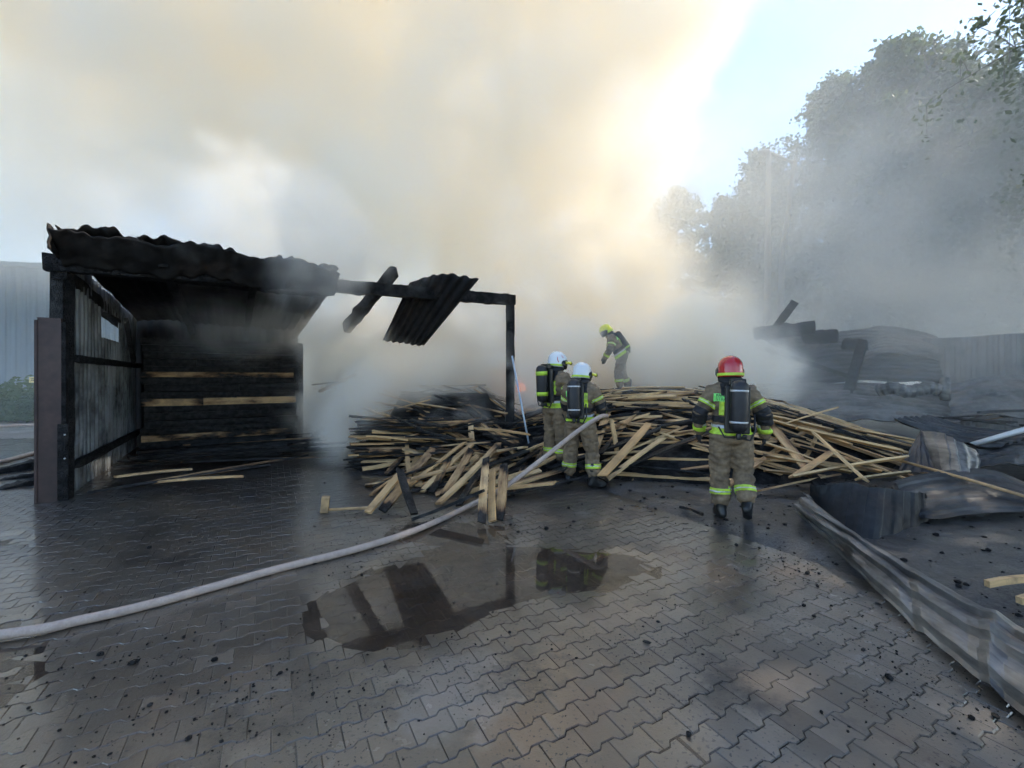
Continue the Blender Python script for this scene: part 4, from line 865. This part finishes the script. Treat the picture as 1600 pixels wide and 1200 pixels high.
# ------------------------------------------------------------------ background: hangar, weeds, pole, trees
hg = empty('hangar', (-30, 24, 0), label='large blue grey ribbed hangar beyond the shed', cat='hangar')
def hwall(u, v):
    a, b = V(-46, 22, 0), V(-17, 28, 0); p = a.lerp(b, u); return V(p.x, p.y, v * 8.0 - .05) + V(.2, -1, 0) * trap(u * 60, .06)
unroot(sheet('wall', M_HANGAR, hwall, 480, 2, .01), hg)
m = MB(); M = axis_matrix(V(-46.3, 21.7, 8.05), V(-16.8, 27.8, 8.05)); L = 30.2
m.box((0, -.2, -.12), (L, 12, .12), M=M); unroot(m.build('roof', M_HANGAR, None), hg)
m = MB(); m.add([(-17, 28.05, 0), (-17.0, 40, 0), (-17.0, 40, 7.9), (-17, 28.05, 7.9)], [(0, 1, 2, 3)]); unroot(m.build('end_wall', M_HANGAR, None), hg)
def weeds(name, c, rx, ry, h, n, lab):
    m = MB()
    for i in range(n):
        a = random.uniform(0, 6.28); r = random.random() ** .5; x, y = c[0] + rx * r * math.cos(a), c[1] + ry * r * math.sin(a); z = random.random() * h * (1.1 - r * r) * (.6 + .5 * abs(nz(x * .8, y * .8)))
        s = random.uniform(.05, .13); d = V(random.gauss(0, 1), random.gauss(0, 1), random.gauss(.3, .6)).normalized(); e = d.cross(V(random.gauss(0, 1), random.gauss(0, 1), random.gauss(0, 1))).normalized()
        p = V(x, y, z); m.add([p - d * s, p + e * s * .45, p + d * s, p - e * s * .45], [(0, 1, 2, 3)])
    return tag(m.build(name, M_LEAF2), lab, 'bush')
weeds('weed_bush', (-19.2, 17.3), 3.2, 1.6, 1.9, 9000, 'pale green overgrown weeds in front of the hangar')
m = MB(); m.add([(-60, 12.6, -.052), (-8, 12.6, -.052), (-8, 15.6, -.052), (-60, 15.6, -.052)], [(0, 1, 2, 3)]); tag(m.build('road', M_GROUND), kind='structure')
sg = empty('small_sign', (-16.6, 15.7, 0), label='small yellow notice board in the weeds by the hangar', cat='sign')
pc = P(57, 593.5, 15.4); m = MB(); m.box((pc.x - .25, pc.y - .01, pc.z - .1), (pc.x + .25, pc.y + .01, pc.z + .1)); unroot(m.build('plate', M_PLATE, None), sg)
m = MB(); m.box((pc.x - .18, pc.y - .014, pc.z - .025), (pc.x + .16, pc.y - .011, pc.z + .0)); m.box((pc.x - .18, pc.y - .014, pc.z + .03), (pc.x + .05, pc.y - .011, pc.z + .05)); unroot(m.build('lettering', M_INK, None), sg)
m = MB(); m.box((pc.x - .02, pc.y + .011, -.05), (pc.x + .02, pc.y + .04, pc.z + .08)); unroot(m.build('stake', M_BARK, None), sg)
pl = empty('power_pole', P(1201, 560, 20) * 1, label='pale concrete power pole with strut and cross arm before the trees', cat='pole'); b0 = P(1199, 588, 20)
m = MB(); m.tube([V(b0.x, 20, -.05), V(b0.x, 20, 6), P(1201, 240, 20)], [.15, .13, .1], 10); unroot(m.build('shaft', M_CONCRETE, None, True), pl)
m = MB(); m.tube([P(1216, 588, 20.6), P(1222, 400, 20.4), P(1242, 250, 20.1)], [.13, .12, .1], 10); unroot(m.build('strut', M_CONCRETE, None, True), pl)
m = MB(); m.tube([P(1186, 238, 20), P(1206, 240, 20), P(1244, 256, 20.1)], [.09, .07, .06], 8); m.lathe([(.05, 0), (.16, .04), (.2, .2), (.08, .3)], Matrix.Translation(P(1196, 244, 20)), 10); unroot(m.build('cross_arm', M_CONCRETE, None, True), pl)

def tree(loc, h, spread, lab, nleaf, base=.22, droop=.5, seed=0, lean=0, group='birches behind the wreckage', leafsize=.14):
    r = random.Random(seed); t = empty('birch_tree', loc, 0, lab, 'tree', group)
    trunk = MB(); tr = .012 * h; pts = [V(lean * (q / 8) ** 1.5 + .15 * nz(q * .6, seed), .15 * nz(q * .6, seed, 5), h * .94 * q / 8) for q in range(9)]
    trunk.tube(pts, [tr * (1 - .1 * q) for q in range(9)], 8)
    tips = []
    nb = int(26 + h * 1.6)
    for i in range(nb):
        f = base + (1 - base) * (i + r.random()) / nb; k = f * 8; q = min(int(k), 7); o0 = pts[q].lerp(pts[q + 1], k - q)
        prof = math.sin(math.pi * min(1, (f - base) / (1 - base) * .82 + .16)) ** .8
        az = i * 2.4 + r.uniform(-.5, .5); L = spread * prof * r.uniform(.65, 1.1); el = r.uniform(.25, .9)
        d = V(math.cos(az) * math.cos(el), math.sin(az) * math.cos(el), math.sin(el)); bp = [o0]; p = o0.copy()
        for s in range(5):
            p = p + d * L / 5; d = (d + V(r.gauss(0, .13), r.gauss(0, .13), -.16 * droop - .03)).normalized(); bp.append(p.copy())
        trunk.tube(bp, [max(.012, tr * .36 * (1 - s / 5.5) * (1.15 - f * .6)) for s in range(6)], 5, cap=False)
        for s in range(2, 6):
            for _ in range(3):
                d2 = V(r.gauss(0, 1), r.gauss(0, 1), r.gauss(0, .4)).normalized(); tp = bp[s] + d2 * L * r.uniform(.12, .34); tips.append(tp); trunk.tube([bp[s], bp[s].lerp(tp, .5) + V(0, 0, .08), tp, tp - V(0, 0, droop * .8)], [.018, .014, .012, .006], 3, cap=False)
    trunk.build('trunk', M_BARK, t, True)
    cr = MB(); per = max(1, nleaf // len(tips)); vs = []; fs = []
    for tp in tips:
        cl = r.uniform(.35, .8)
        for _ in range(per):
            g3 = V(r.gauss(0, .36), r.gauss(0, .36), r.gauss(0, .28)) * cl * 1.1
            if r.random() < .45: g3 = V(g3.x * .45, g3.y * .45, -abs(r.gauss(0, 1)) * droop * 1.1)
            p = tp + g3; s = leafsize * r.uniform(.6, 1.25); d = V(r.gauss(0, 1), r.gauss(0, 1), r.gauss(-.4, .7)).normalized(); e = d.cross(V(r.gauss(0, 1), r.gauss(0, 1), r.gauss(0, 1)))
            if e.length < .05: continue
            e.normalize(); b = len(vs); vs += [p - d * s, p + e * s * .6, p + d * s, p - e * s * .6]; fs.append((b, b + 1, b + 2, b + 3))
    cr.v = vs; cr.f = fs; cr.m = [0] * len(fs)
    o = cr.build('crown', M_LEAF, t)
    return t
def tree_px(px, top, d, spread, lab, n, **k):
    p = P(px, 588, d); h = CH + (HOR - top) / FPX * d; return tree((p.x, p.y, -.1), h, spread, lab, n, **k)
tree_px(1395, 42, 25, 5.2, 'tallest birch with broad hazy crown right of the pole', 44200, seed=1, droop=.7)
tree_px(1305, 95, 28, 4.6, 'drooping birch whose crown leans out towards the pole', 37400, seed=2, droop=1.0)
tree_px(1480, 52, 24, 4.8, 'second tall birch standing beyond the tallest one', 40800, seed=3, droop=.6)
tree_px(1585, 110, 22, 4.5, 'birch at the frame edge above the ribbed fence', 37400, seed=4, droop=.7)
tree_px(1188, 212, 27, 2.6, 'slim birch right behind the power pole', 18700, seed=5, droop=.8)
tree_px(1140, 290, 30, 2.6, 'low bushy birch left of the power pole', 15300, seed=6, droop=.5)
tree_px(1058, 278, 33, 3.2, 'distant rounded tree half hidden by the smoke plume', 17000, seed=7, droop=.3)
tree_px(1370, 300, 31, 5.0, 'lower dark tree filling the gap under the tall birches', 25500, seed=8, droop=.4, base=.1)
tree_px(1520, 330, 29, 4.6, 'lower dark tree above the collapsed sheets by the fence', 22100, seed=9, droop=.4, base=.1)
tree_px(1250, 360, 33, 4.0, 'small dark tree seen between the pole and tall birches', 18700, seed=10, droop=.4, base=.08)
near_t = tree((25.8, 16.5, -.1), 22, 5.0, 'near birch whose hanging branch tips enter the top corner', 34000, seed=11, droop=1.1, leafsize=.1)
def copy_tree(src, loc, rz, lab):
    c = src.copy(); C.objects.link(c); c.location = loc; c.rotation_euler = (0, 0, rz); c['label'] = lab
    for ch in src.children:
        q = ch.copy(); C.objects.link(q); q.parent = c
    return c
for i, (x, y, rz, lab) in enumerate(((18.5, 9.5, 1.1, 'added shade birch level with the board pile, outside the picture'), (17, 3.5, 2.3, 'added shade birch beside the viewer, outside the picture'), (16.5, -3, 4, 'added shade birch behind the viewer, outside the picture'), (21.6, 13.4, 5.2, 'added shade birch beyond the ribbed fence, outside the picture'))):  # unseen copies of the near birch, added to keep sun off foreground and shed
    copy_tree(near_t, (x, y, -.1), rz, lab).scale = (1.15, 1.15, 1.2)

# a lick of flame still burning behind the post
T = NT('flame'); T.t.nodes.remove(T.p); em = T.n('ShaderNodeEmission'); em.inputs[0].default_value = (1, .2, .04, 1); em.inputs[1].default_value = 1.6; tr = T.n('ShaderNodeBsdfTransparent'); mx = T.n('ShaderNodeMixShader')
T.put(T.rng(T.noise(T.mapping(T.co(), (6, 6, 2)), 1.5, 3), .4, .62, 0, .8), mx.inputs[0]); T.t.links.new(tr.outputs[0], mx.inputs[1]); T.t.links.new(em.outputs[0], mx.inputs[2]); T.t.links.new(mx.outputs[0], T.out.inputs[0])
m = MB(); c = P(811, 612, 11.2)
for (dx, h, r) in ((0, .5, .07), (.1, .32, .06), (-.06, .26, .05)):
    m.tube([c + V(dx, 0, 0), c + V(dx + .03, 0, h * .3), c + V(dx - .02, .02, h * .65), c + V(dx + .03, .02, h)], [r * .7, r, r * .6, .004], 10)
tag(m.build('flame', T.mat, smooth=True), 'small orange flame burning behind the charred post', 'flame')

# ------------------------------------------------------------------ smoke and haze
class F:
    def __init__(s, ng): s.ng = ng
    def n(s, t, **k):
        x = s.ng.nodes.new(t)
        for a, b in k.items(): setattr(x, a, b)
        return x
    def m(s, op, *a, clamp=False):
        x = s.n('ShaderNodeMath', operation=op, use_clamp=clamp)
        for i, v in enumerate(a):
            if isinstance(v, (int, float)): x.inputs[i].default_value = v
            else: s.ng.links.new(v, x.inputs[i])
        return x.outputs[0]
    def rng(s, v, a, b, c=0.0, d=1.0, smooth=False):
        x = s.n('ShaderNodeMapRange', interpolation_type='SMOOTHSTEP' if smooth else 'LINEAR')
        for i, k in enumerate((a, b, c, d)): x.inputs[i + 1].default_value = k
        s.ng.links.new(v, x.inputs[0]); return x.outputs[0]
    def ramp(s, v, pts):
        out = None
        for (a, va), (b, vb) in zip(pts[:-1], pts[1:]):
            o = s.rng(v, a, b, va if out is None else 0, vb if out is None else vb - va); out = o if out is None else s.m('ADD', out, o)
        return out
    def noise(s, vec, scale, detail=4, rough=.55, off=(0, 0, 0), sc_=(1, 1, 1)):
        mp = s.n('ShaderNodeVectorMath', operation='MULTIPLY_ADD'); s.ng.links.new(vec, mp.inputs[0]); mp.inputs[1].default_value = sc_; mp.inputs[2].default_value = off
        x = s.n('ShaderNodeTexNoise'); x.inputs['Scale'].default_value = scale; x.inputs['Detail'].default_value = detail; x.inputs['Roughness'].default_value = rough
        s.ng.links.new(mp.outputs[0], x.inputs['Vector']); return x.outputs['Fac']
    def puff(s, x, y, z, c, r):                   # 1 in the middle, 0 at the ellipsoid's edge
        t = None
        for v, cc, rr in zip((x, y, z), c, r):
            q = s.m('POWER', s.m('ABSOLUTE', s.m('DIVIDE', s.m('SUBTRACT', v, cc), rr)), 2.0); t = q if t is None else s.m('ADD', t, q)
        return s.m('SUBTRACT', 1.0, t)
def volume(name, lo, hi, vox, fn, mat, lab):
    o = bpy.data.objects.new(name, bpy.data.meshes.new(name)); C.objects.link(o)
    ng = bpy.data.node_groups.new(name, 'GeometryNodeTree'); ng.interface.new_socket('Geometry', in_out='OUTPUT', socket_type='NodeSocketGeometry')
    f = F(ng); out = f.n('NodeGroupOutput'); vc = f.n('GeometryNodeVolumeCube')
    pos = f.n('GeometryNodeInputPosition').outputs[0]; sep = f.n('ShaderNodeSeparateXYZ'); ng.links.new(pos, sep.inputs[0])
    ng.links.new(fn(f, pos, *sep.outputs), vc.inputs['Density'])
    vc.inputs['Min'].default_value = lo; vc.inputs['Max'].default_value = hi
    for a, i in zip('XYZ', range(3)): vc.inputs['Resolution ' + a].default_value = max(2, int((hi[i] - lo[i]) / vox))
    sm = f.n('GeometryNodeSetMaterial'); sm.inputs['Material'].default_value = mat
    ng.links.new(vc.outputs[0], sm.inputs[0]); ng.links.new(sm.outputs[0], out.inputs[0])
    md = o.modifiers.new('smoke', 'NODES'); md.node_group = ng; o.data.materials.append(mat)
    return tag(o, lab, 'smoke', kind='stuff')
def m_volume(name, thin, thick, dens, aniso, knee):
    m = bpy.data.materials.new(name); m.use_nodes = True; nt = m.node_tree; nt.nodes.clear()
    o = nt.nodes.new('ShaderNodeOutputMaterial'); p = nt.nodes.new('ShaderNodeVolumePrincipled'); a = nt.nodes.new('ShaderNodeAttribute'); a.attribute_name = 'density'
    r = nt.nodes.new('ShaderNodeMapRange'); r.inputs[2].default_value = knee; nt.links.new(a.outputs['Fac'], r.inputs[0])
    x = nt.nodes.new('ShaderNodeMix'); x.data_type = 'RGBA'; nt.links.new(r.outputs[0], x.inputs[0]); x.inputs[6].default_value = (*thin, 1); x.inputs[7].default_value = (*thick, 1)
    nt.links.new(x.outputs[2], p.inputs['Color']); p.inputs['Density'].default_value = dens; p.inputs['Anisotropy'].default_value = aniso
    nt.links.new(p.outputs[0], o.inputs['Volume']); return m
M_SMOKE = m_volume('smoke', (.84, .93, 1.0), (.999, .96, .885), 1.0, .0, .14)
def plume(f, p, x, y, z):
    Rr = f.ramp(z, [(0, 7.8), (3, 7.0), (7, 5.4), (10, 5.8), (18, 10.2), (26, 14)]); Ll = f.ramp(z, [(0, -7), (5, -8), (10, -13), (18, -24), (26, -32)])
    yn = f.ramp(z, [(0, 12.4), (5, 11.8), (20, 9)]); yf = f.ramp(z, [(0, 19), (20, 25)])
    n = f.noise(p, .16, 4, .55); n2 = f.noise(p, .5, 5, .6, (3, 3, 1)); n3 = f.noise(p, .46, 6, .62, (7, 2, 4))
    nn = f.m('ADD', f.m('MULTIPLY', f.m('SUBTRACT', n, .5), 7.0), f.m('MULTIPLY', f.m('SUBTRACT', n2, .5), 4.0))
    e = f.m('MINIMUM', f.m('SUBTRACT', Rr, x), f.m('MULTIPLY', f.m('SUBTRACT', x, Ll), .3))
    e = f.m('MINIMUM', e, f.m('MINIMUM', f.m('SUBTRACT', y, yn), f.m('SUBTRACT', yf, y)))
    d = f.m('MULTIPLY', f.m('DIVIDE', f.m('ADD', e, nn), .8, clamp=True), f.m('MULTIPLY', f.rng(n3, .43, .6, .07, .75, True), f.rng(z, 3, 11, 1.5, .85)))
    # thin veil drifting past the trees on one side and the hangar on the other
    v = f.m('MULTIPLY', f.rng(f.noise(p, .16, 4, .55, (4, 9, 2), (1, 1, 1.5)), 0.4, .64, .12, 1.2), f.rng(z, 18, 5, .12, 1, True))
    rt = f.m('MULTIPLY', f.rng(x, 2, 6, 0, 1, True), f.rng(y, 6.5, 13, 0, 1, True)); lf = f.m('MULTIPLY', f.rng(x, -7, -10, 0, .22, True), f.rng(y, 9, 13, 0, 1, True))
    v = f.m('MULTIPLY', v, f.m('MULTIPLY', f.m('ADD', rt, lf), .115))
    v = f.m('MULTIPLY', v, f.m('MULTIPLY', f.rng(x, 36, 31), f.rng(y, 30, 27)))
    hv = f.m('MULTIPLY', f.rng(f.noise(p, .1, 4, .6, (1, 5, 8)), .35, .62, .15, 1), f.m('MULTIPLY', f.rng(x, 2, -10, 0, 1, True), f.rng(z, 4.5, 8.5, 0, 1, True)))
    hv = f.m('MULTIPLY', hv, f.m('MULTIPLY', f.m('MULTIPLY', f.rng(x, -42, -36), f.rng(y, 30, 27)), f.m('MULTIPLY', f.rng(y, 13, 18), .24)))
    return f.m('MAXIMUM', d, f.m('MAXIMUM', v, hv))
volume('smoke', (-42, 6.5, -.05), (36, 30, 25), .42, plume, M_SMOKE, 'tall cream smoke plume rising behind the shed')
M_SMOKE2 = m_volume('low_smoke', (.93, .95, .97), (.996, .965, .905), 1.0, .0, .4)
def low(f, p, x, y, z):
    n = f.noise(p, .75, 5, .6, (2, 1, 5), (1, 1, .8)); n2 = f.noise(p, 2.4, 3, .55)
    nn = f.m('ADD', f.m('MULTIPLY', f.m('SUBTRACT', n, .5), 5.2), f.m('MULTIPLY', f.m('SUBTRACT', n2, .5), 2.4))
    out = None
    for c, r, k, bias in (((-1.6, 11.4, 1.5), (3.4, 2.0, 2.6), 2.6, .25), ((-3.2, 9.9, 1.6), (1.5, 1.3, 2.2), 2.4, .05), ((-3.2, 8.0, .5), (.35, .4, .7), 3.5, -.25), ((-2.8, 8.4, 1.2), (.65, .6, .7), 3, -.25), ((-1.4, 10.3, 1.5), (1.9, 1.1, 1.3), 2.6, .15), ((-1.0, 8.7, 1.0), (.8, .5, .5), 1.6, -.2),
                          ((-4.0, 7.2, 3.9), (2.4, 1.5, 1.1), 1.7, -.25), ((-5.5, 6.1, 4.0), (.7, .5, .5), 1.2, -.35), ((-4.9, 9.0, 2.7), (2.0, 2.2, .7), .3, .1), ((4.8, 12.0, 1.6), (2.6, 1.7, 1.9), 2.4, .2), ((5.6, 10.8, 1.9), (1.2, 1.0, 1.4), 2.0, .0), ((2.2, 12.6, 1.6), (2.4, 1.5, 2.0), 1.6, .2), ((1.1, 10.4, 1.0), (1.2, .9, 1.0), .5, .0), ((2.9, 10.2, 1.7), (1.3, .7, 1.1), .45, .1), ((2.7, 13.2, 4.2), (2.4, 1.3, 1.7), .9, .2)):
        e = f.m('ADD', f.puff(x, y, z, c, r), f.m('ADD', nn, bias)); e = f.m('MULTIPLY', f.m('MULTIPLY', e, .8, clamp=True), k); e = f.m('MULTIPLY', e, f.rng(f.puff(x, y, z, c, tuple(q * 1.5 for q in r)), 0, .35)); out = e if out is None else f.m('MAXIMUM', out, e)
    return out
volume('smoke_bank', (-8, 5.4, 0), (8.4, 14.6, 6.4), .14, low, M_SMOKE2, 'pale smoke billowing low among the burnt boards')
